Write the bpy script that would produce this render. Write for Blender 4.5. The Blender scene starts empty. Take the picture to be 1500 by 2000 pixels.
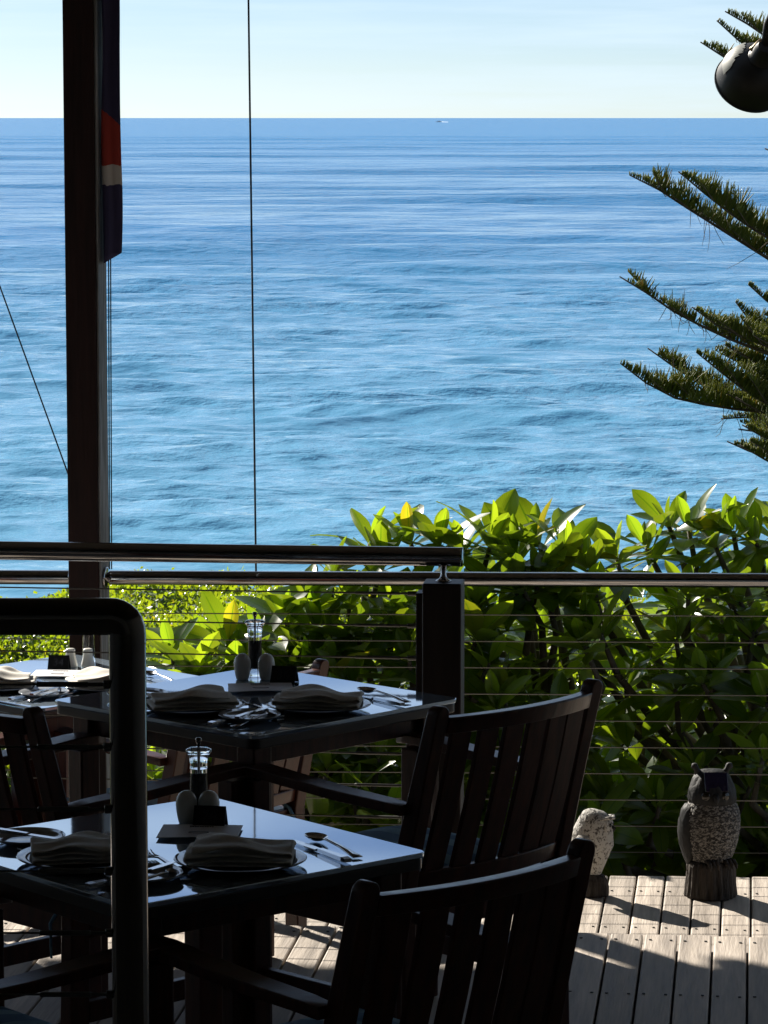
import bpy, bmesh, math, random
import numpy as np
from mathutils import Vector, Matrix, Euler

R = math.radians
rnd = random.Random(11)
SC = bpy.context.scene
COL = SC.collection

# ------------------------------------------------------------------ camera
CAM_H = 2.14
FPX = 6600.0                      # focal length in pixels of the 1500 x 2000 photograph
PITCH = math.atan(771.0 / FPX)    # horizon sits at y = 229
cd = bpy.data.cameras.new('camera'); cam = bpy.data.objects.new('camera', cd); COL.objects.link(cam)
cd.sensor_fit = 'VERTICAL'; cd.sensor_height = 24.0; cd.lens = FPX / 2000.0 * 24.0
cd.clip_start = 0.05; cd.clip_end = 90000.0
cam.location = (0, 0, CAM_H); cam.rotation_euler = (math.pi / 2 - PITCH, 0, 0)
SC.camera = cam

# ------------------------------------------------------------------ sky, sun, exposure
SUN_AZ = R(-35.0)    # to the left of the viewing direction (+Y)
SUN_EL = R(29.0)
w = bpy.data.worlds.new('World'); SC.world = w; w.use_nodes = True
nt = w.node_tree; bg = nt.nodes['Background']
sky = nt.nodes.new('ShaderNodeTexSky'); sky.sky_type = 'NISHITA'; sky.sun_disc = False
sky.sun_elevation = SUN_EL; sky.sun_rotation = SUN_AZ
sky.altitude = 0; sky.air_density = 0.54; sky.dust_density = 0.12; sky.ozone_density = 3.0
tc = nt.nodes.new('ShaderNodeTexCoord'); mp = nt.nodes.new('ShaderNodeMapping')
mp.inputs['Scale'].default_value = (2.2, 2.2, 34.0)
nz = nt.nodes.new('ShaderNodeTexNoise'); nz.inputs['Scale'].default_value = 2.3; nz.inputs['Detail'].default_value = 7; nz.inputs['Roughness'].default_value = 0.6
rp = nt.nodes.new('ShaderNodeValToRGB'); rp.color_ramp.elements[0].position = 0.43; rp.color_ramp.elements[1].position = 0.64
rp.color_ramp.elements[0].color = (0.08, 0.08, 0.08, 1); rp.color_ramp.elements[1].color = (0.72, 0.72, 0.72, 1)
mx = nt.nodes.new('ShaderNodeMix'); mx.data_type = 'RGBA'
nt.links.new(tc.outputs['Generated'], mp.inputs['Vector']); nt.links.new(mp.outputs[0], nz.inputs['Vector'])
nt.links.new(nz.outputs['Fac'], rp.inputs['Fac']); sxyz = nt.nodes.new('ShaderNodeSeparateXYZ'); nt.links.new(tc.outputs['Generated'], sxyz.inputs[0])
thin = nt.nodes.new('ShaderNodeMapRange'); thin.inputs['From Min'].default_value = 0.018; thin.inputs['From Max'].default_value = 0.10; thin.inputs['To Min'].default_value = 0.58; thin.inputs['To Max'].default_value = 1.0
nt.links.new(sxyz.outputs['Z'], thin.inputs['Value'])          # high thin cloud, clearing towards the horizon
cm = nt.nodes.new('ShaderNodeMath'); cm.operation = 'MULTIPLY'; nt.links.new(rp.outputs['Color'], cm.inputs[0]); nt.links.new(thin.outputs[0], cm.inputs[1])
nt.links.new(cm.outputs[0], mx.inputs['Factor'])
nt.links.new(sky.outputs['Color'], mx.inputs['A']); mx.inputs['B'].default_value = (9.0, 10.7, 12.4, 1)
nt.links.new(mx.outputs['Result'], bg.inputs['Color']); bg.inputs['Strength'].default_value = 0.047

sun_dir = Vector((math.sin(SUN_AZ) * math.cos(SUN_EL), math.cos(SUN_AZ) * math.cos(SUN_EL), math.sin(SUN_EL)))
sl = bpy.data.lights.new('sun', 'SUN'); sl.energy = 5.0; sl.angle = R(0.53); sl.color = (1.0, 0.93, 0.82)
so = bpy.data.objects.new('sun', sl); COL.objects.link(so); so.rotation_euler = (-sun_dir).to_track_quat('-Z', 'Y').to_euler()

SC.view_settings.view_transform = 'Standard'; SC.view_settings.look = 'None'
SC.view_settings.exposure = 1.05; SC.view_settings.gamma = 1.0; SC.view_settings.use_curve_mapping = False
SC.render.engine = 'CYCLES'
SC.cycles.use_denoising = True
SC.cycles.max_bounces = 8; SC.cycles.transparent_max_bounces = 8; SC.cycles.transmission_bounces = 8
SC.cycles.sample_clamp_indirect = 4.0
SC.cycles.caustics_refractive = False

# ------------------------------------------------------------------ pixel -> place
cp, sp_ = math.cos(PITCH), math.sin(PITCH)
def ray(px, py):
    a = (px - 750.0) / FPX; b = (py - 1000.0) / FPX
    return Vector((a, cp - b * sp_, -sp_ - b * cp))
def P(px, py, Z):               # point at depth Z (metres along the lens axis)
    return Vector((0, 0, CAM_H)) + ray(px, py) * Z
def G(px, py, z=0.0):           # point on the level z
    d = ray(px, py); return Vector((0, 0, CAM_H)) + d * ((z - CAM_H) / d.z)

# ------------------------------------------------------------------ materials
def mat(name, col, rough=0.5, metal=0.0, spec=0.5, ior=1.5, vary=0.0, vscale=6.0, stretch=(1, 1, 1), bump=0.0, bscale=40.0, bdist=0.01,
        col2=None, coat=0.0, rvary=0.0, objrand=0.0, detail=5, sheen=0.0):
    m = bpy.data.materials.new(name); m.use_nodes = True
    t = m.node_tree; b = t.nodes['Principled BSDF']
    b.inputs['Base Color'].default_value = (*col, 1); b.inputs['Roughness'].default_value = rough; b.inputs['Metallic'].default_value = metal
    b.inputs['IOR'].default_value = ior; b.inputs['Specular IOR Level'].default_value = spec; b.inputs['Coat Weight'].default_value = coat
    b.inputs['Coat Roughness'].default_value = 0.15
    if sheen: b.inputs['Sheen Weight'].default_value = sheen
    if vary or col2 or bump or rvary or objrand:
        c = t.nodes.new('ShaderNodeTexCoord'); mpn = t.nodes.new('ShaderNodeMapping'); mpn.inputs['Scale'].default_value = stretch
        oi = t.nodes.new('ShaderNodeObjectInfo')
        add = t.nodes.new('ShaderNodeVectorMath'); add.operation = 'MULTIPLY_ADD'
        t.links.new(oi.outputs['Random'], add.inputs[0]); add.inputs[1].default_value = (37, 53, 71); t.links.new(c.outputs['Object'], add.inputs[2])
        t.links.new(add.outputs[0], mpn.inputs['Vector'])
        n = t.nodes.new('ShaderNodeTexNoise'); n.inputs['Scale'].default_value = vscale; n.inputs['Detail'].default_value = detail; n.inputs['Roughness'].default_value = 0.62
        t.links.new(mpn.outputs[0], n.inputs['Vector'])
        c2 = col2 if col2 else tuple(min(1, x * (1 + vary)) for x in col)
        c1 = col if col2 else tuple(x * (1 - vary) for x in col)
        r = t.nodes.new('ShaderNodeValToRGB'); r.color_ramp.elements[0].position = 0.3; r.color_ramp.elements[1].position = 0.7
        r.color_ramp.elements[0].color = (*c1, 1); r.color_ramp.elements[1].color = (*c2, 1)
        t.links.new(n.outputs['Fac'], r.inputs['Fac'])
        out = r.outputs['Color']
        if objrand:
            h = t.nodes.new('ShaderNodeHueSaturation'); mr = t.nodes.new('ShaderNodeMapRange')
            mr.inputs['To Min'].default_value = 1 - objrand; mr.inputs['To Max'].default_value = 1 + objrand
            t.links.new(oi.outputs['Random'], mr.inputs['Value']); t.links.new(mr.outputs[0], h.inputs['Value']); t.links.new(out, h.inputs['Color']); out = h.outputs['Color']
        t.links.new(out, b.inputs['Base Color'])
        if rvary:
            mr = t.nodes.new('ShaderNodeMapRange'); mr.inputs['To Min'].default_value = max(0.02, rough - rvary); mr.inputs['To Max'].default_value = rough + rvary
            t.links.new(n.outputs['Fac'], mr.inputs['Value']); t.links.new(mr.outputs[0], b.inputs['Roughness'])
        if bump:
            n2 = t.nodes.new('ShaderNodeTexNoise'); n2.inputs['Scale'].default_value = bscale; n2.inputs['Detail'].default_value = 4
            t.links.new(mpn.outputs[0], n2.inputs['Vector'])
            bp = t.nodes.new('ShaderNodeBump'); bp.inputs['Strength'].default_value = bump; bp.inputs['Distance'].default_value = bdist
            t.links.new(n2.outputs['Fac'], bp.inputs['Height']); t.links.new(bp.outputs[0], b.inputs['Normal'])
    return m

def leaf_mat(name, dif, dif2, tra, gloss_r=0.3, veins=False, tmix=0.5, gl=0.6):
    m = bpy.data.materials.new(name); m.use_nodes = True
    t = m.node_tree; t.nodes.remove(t.nodes['Principled BSDF']); out = t.nodes['Material Output']
    N = lambda s: t.nodes.new(s)
    oi = N('ShaderNodeObjectInfo'); at = N('ShaderNodeAttribute'); at.attribute_name = 'tone'
    ad = N('ShaderNodeMath'); ad.operation = 'ADD'; t.links.new(oi.outputs['Random'], ad.inputs[0]); t.links.new(at.outputs['Fac'], ad.inputs[1])
    fr = N('ShaderNodeMath'); fr.operation = 'FRACT'; t.links.new(ad.outputs[0], fr.inputs[0])
    cr = N('ShaderNodeValToRGB'); cr.color_ramp.elements[0].color = (*dif, 1); cr.color_ramp.elements[1].color = (*dif2, 1); t.links.new(fr.outputs[0], cr.inputs['Fac'])
    tr = N('ShaderNodeValToRGB'); tr.color_ramp.elements[0].color = (*tra, 1); tr.color_ramp.elements[1].color = (tra[0] * 1.35, tra[1] * 1.12, tra[2] * 1.1, 1); t.links.new(fr.outputs[0], tr.inputs['Fac'])
    e = tr.color_ramp.elements.new(0.955); e.color = (tra[0] * 1.35, tra[1] * 1.12, tra[2] * 1.1, 1); tr.color_ramp.elements[-1].color = (tra[0] * 2.0, tra[1] * 1.0, tra[2] * 1.2, 1)
    dcol, tcol = cr.outputs['Color'], tr.outputs['Color']
    d = N('ShaderNodeBsdfDiffuse'); tl = N('ShaderNodeBsdfTranslucent')
    if veins:
        uv = N('ShaderNodeUVMap'); sx = N('ShaderNodeSeparateXYZ'); t.links.new(uv.outputs[0], sx.inputs[0])
        def M(op, a, bb):
            n = N('ShaderNodeMath'); n.operation = op
            for i, v in enumerate((a, bb)):
                if isinstance(v, (int, float)): n.inputs[i].default_value = v
                elif v is not None: t.links.new(v, n.inputs[i])
            return n.outputs[0]
        au = M('ABSOLUTE', M('SUBTRACT', sx.outputs['X'], 0.5), None)
        ph = M('SUBTRACT', M('MULTIPLY', sx.outputs['Y'], 22.0), M('MULTIPLY', au, 9.0))
        v = M('PINGPONG', ph, 0.5)
        side = M('LESS_THAN', v, 0.07)
        mid = M('LESS_THAN', au, 0.03)
        vv = M('MAXIMUM', M('MULTIPLY', side, 0.45), mid)
        m1 = N('ShaderNodeMix'); m1.data_type = 'RGBA'; t.links.new(vv, m1.inputs['Factor']); t.links.new(tcol, m1.inputs['A']); m1.inputs['B'].default_value = (tra[0] * 0.55, tra[1] * 0.7, tra[2] * 0.6, 1)
        tcol = m1.outputs['Result']
        m2 = N('ShaderNodeMix'); m2.data_type = 'RGBA'; t.links.new(vv, m2.inputs['Factor']); t.links.new(dcol, m2.inputs['A']); m2.inputs['B'].default_value = (dif2[0] * 1.8, dif2[1] * 1.5, dif2[2] * 1.6, 1)
        dcol = m2.outputs['Result']
        bp = N('ShaderNodeBump'); bp.inputs['Strength'].default_value = 0.35; bp.inputs['Distance'].default_value = 0.004
        t.links.new(v, bp.inputs['Height']); t.links.new(bp.outputs[0], d.inputs['Normal'])
    t.links.new(dcol, d.inputs['Color']); t.links.new(tcol, tl.inputs['Color'])
    mxs = N('ShaderNodeMixShader'); mxs.inputs[0].default_value = tmix; t.links.new(d.outputs[0], mxs.inputs[1]); t.links.new(tl.outputs[0], mxs.inputs[2])
    g = N('ShaderNodeBsdfGlossy'); g.inputs['Roughness'].default_value = gloss_r
    fre = N('ShaderNodeFresnel'); fre.inputs['IOR'].default_value = 1.42
    fm = N('ShaderNodeMath'); fm.operation = 'MULTIPLY'; fm.inputs[1].default_value = gl; t.links.new(fre.outputs[0], fm.inputs[0])
    mg = N('ShaderNodeMixShader'); t.links.new(fm.outputs[0], mg.inputs[0]); t.links.new(mxs.outputs[0], mg.inputs[1]); t.links.new(g.outputs[0], mg.inputs[2])
    t.links.new(mg.outputs[0], out.inputs['Surface'])
    return m

def glass_mat(name, col=(1, 1, 1), rough=0.02, ior=1.45):
    m = bpy.data.materials.new(name); m.use_nodes = True; b = m.node_tree.nodes['Principled BSDF']
    b.inputs['Base Color'].default_value = (*col, 1); b.inputs['Transmission Weight'].default_value = 1.0
    b.inputs['Roughness'].default_value = rough; b.inputs['IOR'].default_value = ior
    return m

M = {}
M['chairwood'] = mat('dark_jarrah', (0.055, 0.0135, 0.0065), 0.34, spec=0.35, vary=0.45, vscale=5, stretch=(9, 9, 1.2), bump=0.15, bscale=18, bdist=0.002, coat=0.08, rvary=0.1)
M['postwood'] = mat('post_timber', (0.020, 0.007, 0.005), 0.55, spec=0.25, vary=0.4, vscale=4, stretch=(10, 10, 0.8), bump=0.3, bscale=12, bdist=0.004)
M['blackpost'] = mat('dark_stained_timber', (0.028, 0.018, 0.015), 0.5, vary=0.4, vscale=4, stretch=(10, 10, 0.8), bump=0.2, bscale=12, bdist=0.003)
M['greypaint'] = mat('weathered_grey_paint', (0.33, 0.34, 0.35), 0.7, col2=(0.07, 0.065, 0.06), vscale=5, stretch=(14, 14, 1.0), bump=0.5, bscale=16, bdist=0.004, detail=8)
M['steel'] = mat('polished_steel', (0.42, 0.42, 0.43), 0.1, metal=1.0, rvary=0.04, vscale=14)
M['darksteel'] = mat('dark_tube_steel', (0.24, 0.22, 0.20), 0.12, metal=1.0, rvary=0.06, vscale=14, bump=0.04, bscale=60, bdist=0.001)
M['cable'] = mat('cable_steel', (0.20, 0.20, 0.19), 0.45, metal=0.9)
M['wire'] = mat('black_wire', (0.012, 0.015, 0.018), 0.6)
M['rope'] = mat('halyard_rope', (0.03, 0.055, 0.06), 0.8)
M['deck'] = mat('weathered_decking', (0.25, 0.212, 0.178), 0.62, col2=(0.60, 0.52, 0.44), vscale=2.6, stretch=(13, 0.8, 9), bump=0.55, bscale=14, bdist=0.003, objrand=0.18, detail=10, rvary=0.14)
M['deckunder'] = mat('deck_joist', (0.05, 0.035, 0.03), 0.8)
M['screw'] = mat('screw_head', (0.03, 0.028, 0.026), 0.6)
M['ceiling'] = mat('ceiling_boards', (0.12, 0.10, 0.085), 0.7, vary=0.3, vscale=3, stretch=(8, 1, 8))
M['wall'] = mat('added_wall', (0.72, 0.70, 0.66), 0.8, vary=0.2)
M['soil'] = mat('garden_soil', (0.045, 0.034, 0.022), 0.95, vary=0.5, vscale=2.5, bump=0.6, bscale=9, bdist=0.05)
M['tabletop'] = mat('sky_tinted_stone_top', (0.50, 0.62, 0.76), 0.03, metal=0.72, col2=(0.56, 0.69, 0.83), vscale=2.2, detail=9, rvary=0.022, bump=0.02, bscale=90, bdist=0.0005)  # blue of the reflected sky is tinted into the base colour
M['tableedge'] = mat('table_edge', (0.022, 0.02, 0.02), 0.35, coat=0.2)
M['linen'] = mat('linen', (0.74, 0.70, 0.63), 0.9, vary=0.08, vscale=90, bump=0.25, bscale=500, bdist=0.001, sheen=0.2)
M['plate'] = mat('grey_glazed_plate', (0.05, 0.056, 0.066), 0.06, ior=1.6)
M['sideplate'] = mat('white_glazed_plate', (0.28, 0.30, 0.33), 0.05, ior=1.6)
M['cutlery'] = mat('cutlery_steel', (0.62, 0.62, 0.63), 0.13, metal=1.0)
M['ceramic'] = mat('cream_ceramic', (0.78, 0.76, 0.70), 0.28)
M['glass'] = glass_mat('clear_acrylic')
M['pepper'] = mat('peppercorns', (0.012, 0.010, 0.009), 0.7, bump=0.9, bscale=260, bdist=0.003)
M['blackplastic'] = mat('black_plastic', (0.010, 0.010, 0.012), 0.45)
M['digits'] = mat('black_gloss_digit', (0.075, 0.075, 0.085), 0.2)
M['card'] = mat('menu_card', (0.80, 0.78, 0.80), 0.55)
M['ink'] = mat('menu_ink', (0.10, 0.10, 0.14), 0.6)
M['bark'] = mat('bark', (0.075, 0.055, 0.04), 0.9, vary=0.4, vscale=14, bump=0.7, bscale=30, bdist=0.01)
M['stemgrey'] = mat('frangipani_stem', (0.085, 0.075, 0.055), 0.8, vary=0.35, vscale=14, bump=0.5, bscale=30, bdist=0.006)
M['frangi'] = leaf_mat('frangipani_leaf', (0.026, 0.058, 0.010), (0.044, 0.090, 0.013), (0.31, 0.48, 0.014), 0.28, veins=True, tmix=0.62)
M['hedge'] = leaf_mat('hedge_leaf', (0.05, 0.11, 0.012), (0.10, 0.17, 0.02), (0.31, 0.45, 0.012), 0.35, tmix=0.5, gl=0.3)
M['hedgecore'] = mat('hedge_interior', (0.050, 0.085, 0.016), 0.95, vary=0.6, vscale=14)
M['pine'] = leaf_mat('pine_needles', (0.075, 0.108, 0.024), (0.155, 0.180, 0.034), (0.26, 0.31, 0.030), 0.5, tmix=0.45, gl=0.3)
M['deadpine'] = mat('dead_twig', (0.09, 0.06, 0.035), 0.9)
M['lamp'] = mat('lamp_enamel', (0.009, 0.009, 0.008), 0.5, spec=0.25, vary=0.3, bump=0.1, bscale=40, bdist=0.002)
M['lampsunlit'] = mat('sunlit_lamp_patch', (0.17, 0.18, 0.15), 0.6, col2=(0.09, 0.095, 0.08), vscale=30, bump=0.2, bscale=60, bdist=0.001)  # sunlight on the bowl's shoulder, put into the colour
M['brass'] = mat('tarnished_brass', (0.30, 0.22, 0.12), 0.45, metal=0.6)
M['hull'] = mat('boat_white', (0.8, 0.8, 0.8), 0.4)
M['foam'] = mat('wake_foam', (0.8, 0.82, 0.83), 0.8)
M['boatglass'] = mat('boat_window', (0.02, 0.03, 0.04), 0.1)
M['solar'] = mat('solar_panel', (0.012, 0.010, 0.030), 0.12, coat=0.6)
M['owldark'] = mat('owl_dark_plumage', (0.010, 0.011, 0.012), 0.6, spec=0.15, col2=(0.038, 0.038, 0.037), vscale=22, stretch=(1, 1, 0.5), bump=0.8, bscale=45, bdist=0.008)
M['eye'] = mat('owl_eye', (0.012, 0.010, 0.006), 0.1)

def feather_mat(name, light, dark, sc, thr, rows=0.0):
    m = mat(name, light, 0.75); t = m.node_tree; b = t.nodes['Principled BSDF']; N = t.nodes.new
    c = N('ShaderNodeTexCoord'); mpn = N('ShaderNodeMapping'); mpn.inputs['Scale'].default_value = (1.0, 1.0, 1.9 if rows else 0.8)
    t.links.new(c.outputs['Object'], mpn.inputs['Vector'])
    n = N('ShaderNodeTexNoise'); n.inputs['Scale'].default_value = sc; n.inputs['Detail'].default_value = 4; n.inputs['Distortion'].default_value = 0.8
    t.links.new(mpn.outputs[0], n.inputs['Vector'])
    r = N('ShaderNodeValToRGB'); r.color_ramp.elements[0].position = thr - 0.05; r.color_ramp.elements[1].position = thr + 0.05
    r.color_ramp.elements[0].color = (*dark, 1); r.color_ramp.elements[1].color = (*light, 1)
    t.links.new(n.outputs['Fac'], r.inputs['Fac']); t.links.new(r.outputs[0], b.inputs['Base Color'])
    bp = N('ShaderNodeBump'); bp.inputs['Strength'].default_value = 0.9; bp.inputs['Distance'].default_value = 0.006
    t.links.new(n.outputs['Fac'], bp.inputs['Height']); t.links.new(bp.outputs[0], b.inputs['Normal'])
    return m
M['chest'] = feather_mat('owl_chest_feathers', (0.26, 0.24, 0.21), (0.022, 0.019, 0.017), 92, 0.52, 1)
M['snowy'] = feather_mat('pale_owl_plumage', (0.46, 0.44, 0.40), (0.07, 0.06, 0.05), 105, 0.435)
M['stump'] = mat('stump_bark', (0.010, 0.009, 0.008), 0.8, spec=0.2, col2=(0.085, 0.072, 0.062), vscale=16, stretch=(6, 6, 0.5), bump=0.9, bscale=30, bdist=0.008)

def cushion_mat():
    m = mat('striped_blue_fabric', (0.035, 0.075, 0.12), 0.9); t = m.node_tree; b = t.nodes['Principled BSDF']; N = t.nodes.new
    c = N('ShaderNodeTexCoord'); s = N('ShaderNodeSeparateXYZ'); t.links.new(c.outputs['Object'], s.inputs[0])
    mm = N('ShaderNodeMath'); mm.operation = 'MULTIPLY'; mm.inputs[1].default_value = 9.0; t.links.new(s.outputs['X'], mm.inputs[0])
    f = N('ShaderNodeMath'); f.operation = 'FRACT'; t.links.new(mm.outputs[0], f.inputs[0])
    r = N('ShaderNodeValToRGB'); r.color_ramp.interpolation = 'CONSTANT'
    r.color_ramp.elements[0].color = (0.09, 0.20, 0.33, 1); r.color_ramp.elements[1].position = 0.55; r.color_ramp.elements[1].color = (0.20, 0.37, 0.47, 1)
    t.links.new(f.outputs[0], r.inputs['Fac']); t.links.new(r.outputs[0], b.inputs['Base Color'])
    n = N('ShaderNodeTexNoise'); n.inputs['Scale'].default_value = 400; bp = N('ShaderNodeBump'); bp.inputs['Strength'].default_value = 0.3; bp.inputs['Distance'].default_value = 0.001
    t.links.new(c.outputs['Object'], n.inputs['Vector']); t.links.new(n.outputs['Fac'], bp.inputs['Height']); t.links.new(bp.outputs[0], b.inputs['Normal'])
    return m
M['cushion'] = cushion_mat()

# ------------------------------------------------------------------ mesh helpers
class MB:
    """collects shapes; build() links them as one mesh object"""
    def __init__(s): s.v = []; s.f = []; s.uv = None; s.tone = None
    def add(s, vs, fs):
        o = len(s.v); s.v += [tuple(v) for v in vs]; s.f += [tuple(i + o for i in f) for f in fs]
    def box(s, c, size, rot=None, taper=1.0):
        x, y, z = (k / 2 for k in size); m = Euler(rot).to_matrix() if rot else None; vs = []
        for sx, sy, sz in ((-1,-1,-1),(1,-1,-1),(1,1,-1),(-1,1,-1),(-1,-1,1),(1,-1,1),(1,1,1),(-1,1,1)):
            k = taper if sz > 0 else 1
            p = Vector((sx * x * k, sy * y * k, sz * z)); p = m @ p if m else p; vs.append(p + Vector(c))
        s.add(vs, [(0,3,2,1),(4,5,6,7),(0,1,5,4),(1,2,6,5),(2,3,7,6),(3,0,4,7)]); return s
    def tube(s, pts, rad, n=8, cap=True):
        pts = [Vector(p) for p in pts]; k = len(pts)
        rad = rad if isinstance(rad, (list, tuple)) else [rad] * k
        d0 = (pts[1] - pts[0]).normalized(); u = d0.orthogonal().normalized(); vs = []
        for i, p in enumerate(pts):
            d = (pts[min(i + 1, k - 1)] - pts[max(i - 1, 0)]).normalized()
            u = (u - d * u.dot(d)).normalized(); q = d.cross(u)
            for j in range(n):
                a = 2 * math.pi * j / n; vs.append(p + (u * math.cos(a) + q * math.sin(a)) * rad[i])
        fs = [(i * n + j, i * n + (j + 1) % n, (i + 1) * n + (j + 1) % n, (i + 1) * n + j) for i in range(k - 1) for j in range(n)]
        if cap: fs += [tuple(range(n - 1, -1, -1)), tuple((k - 1) * n + j for j in range(n))]
        s.add(vs, fs); return s
    def rings(s, rg, n=24, fn=None):
        """rg: (z, rx, ry, cx, cy) from bottom to top; fn(theta, z) scales the radius"""
        vs = []
        for z, rx, ry, cx, cy in rg:
            for j in range(n):
                a = 2 * math.pi * j / n; k = fn(a, z) if fn else 1
                vs.append((cx + rx * k * math.cos(a), cy + ry * k * math.sin(a), z))
        k = len(rg)
        fs = [(i * n + j, i * n + (j + 1) % n, (i + 1) * n + (j + 1) % n, (i + 1) * n + j) for i in range(k - 1) for j in range(n)]
        fs += [tuple(range(n - 1, -1, -1)), tuple((k - 1) * n + j for j in range(n))]
        s.add(vs, fs); return s
    def lathe(s, prof, n=24, c=(0, 0, 0)):
        return s.rings([(z + c[2], r, r, c[0], c[1]) for r, z in prof], n)
    def ribbon(s, secs):
        """secs: (centre, half width, half thickness, side vector) -> a bar with those sections"""
        vs = []
        for c, hw, ht, sd in secs:
            c = Vector(c); sd = Vector(sd).normalized(); up = Vector((0, 0, 1))
            vs += [c - sd * hw - up * ht, c + sd * hw - up * ht, c + sd * hw + up * ht, c - sd * hw + up * ht]
        k = len(secs)
        fs = [(i * 4 + j, i * 4 + (j + 1) % 4, i * 4 + 4 + (j + 1) % 4, i * 4 + 4 + j) for i in range(k - 1) for j in range(4)]
        fs += [(3, 2, 1, 0), tuple(4 * (k - 1) + j for j in range(4))]
        s.add(vs, fs); return s
    def mesh(s, name, m, smooth=False, bevel=0.0, segs=2):
        me = bpy.data.meshes.new(name); me.from_pydata(s.v, [], s.f); me.update()
        if bevel or smooth:
            b = bmesh.new(); b.from_mesh(me)
            bmesh.ops.recalc_face_normals(b, faces=b.faces[:])
            if bevel: bmesh.ops.bevel(b, geom=b.edges[:], offset=bevel, segments=segs, affect='EDGES', profile=0.5, clamp_overlap=True)
            for f in b.faces: f.smooth = smooth
            b.to_mesh(me); b.free()
        if s.uv is not None:
            l = me.uv_layers.new(name='UVMap'); idx = np.zeros(len(me.loops), dtype=np.int32); me.loops.foreach_get('vertex_index', idx)
            l.data.foreach_set('uv', np.asarray(s.uv, dtype=np.float32)[idx].ravel())
        if s.tone is not None:
            a = me.attributes.new('tone', 'FLOAT', 'POINT'); a.data.foreach_set('value', np.asarray(s.tone, dtype=np.float32))
        me.materials.append(M[m] if isinstance(m, str) else m)
        return me
    def build(s, name, m, parent=None, smooth=False, bevel=0.0, segs=2, loc=None, rot=None):
        return link(name, s.mesh(name, m, smooth, bevel, segs), parent, loc, rot)

def link(name, me, parent=None, loc=None, rot=None):
    o = bpy.data.objects.new(name, me); COL.objects.link(o)
    if parent: o.parent = parent
    if loc is not None: o.location = loc
    if rot is not None: o.rotation_euler = rot
    return o
def autosmooth(o, ang=40):
    me = o.data; b = bmesh.new(); b.from_mesh(me)
    for f in b.faces: f.smooth = True
    for e in b.edges:
        e.smooth = len(e.link_faces) == 2 and e.calc_face_angle(0) < R(ang)
    b.to_mesh(me); b.free(); return o
def tag(o, label=None, cat=None, group=None, kind=None):
    if label: o['label'] = label
    if cat: o['category'] = cat
    if group: o['group'] = group
    if kind: o['kind'] = kind
    return o
def thing(name, label, cat, loc=(0, 0, 0), rz=0.0, group=None):
    o = bpy.data.objects.new(name, None); COL.objects.link(o); o.empty_display_size = 0.1
    o.location = loc; o.rotation_euler = (0, 0, rz); return tag(o, label, cat, group)
def copy_tree(o, parent=None):
    c = o.copy(); COL.objects.link(c); c.parent = parent
    for ch in o.children: copy_tree(ch, c)
    return c
def text_mesh(txt, size, depth):
    cu = bpy.data.curves.new('t', 'FONT'); cu.body = txt; cu.size = size; cu.extrude = depth; cu.align_x = 'CENTER'; cu.align_y = 'CENTER'; cu.resolution_u = 3
    ob = bpy.data.objects.new('t', cu); COL.objects.link(ob); bpy.context.view_layer.update()
    me = bpy.data.meshes.new_from_object(ob.evaluated_get(bpy.context.evaluated_depsgraph_get()))
    bpy.data.objects.remove(ob); bpy.data.curves.remove(cu); return me

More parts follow.
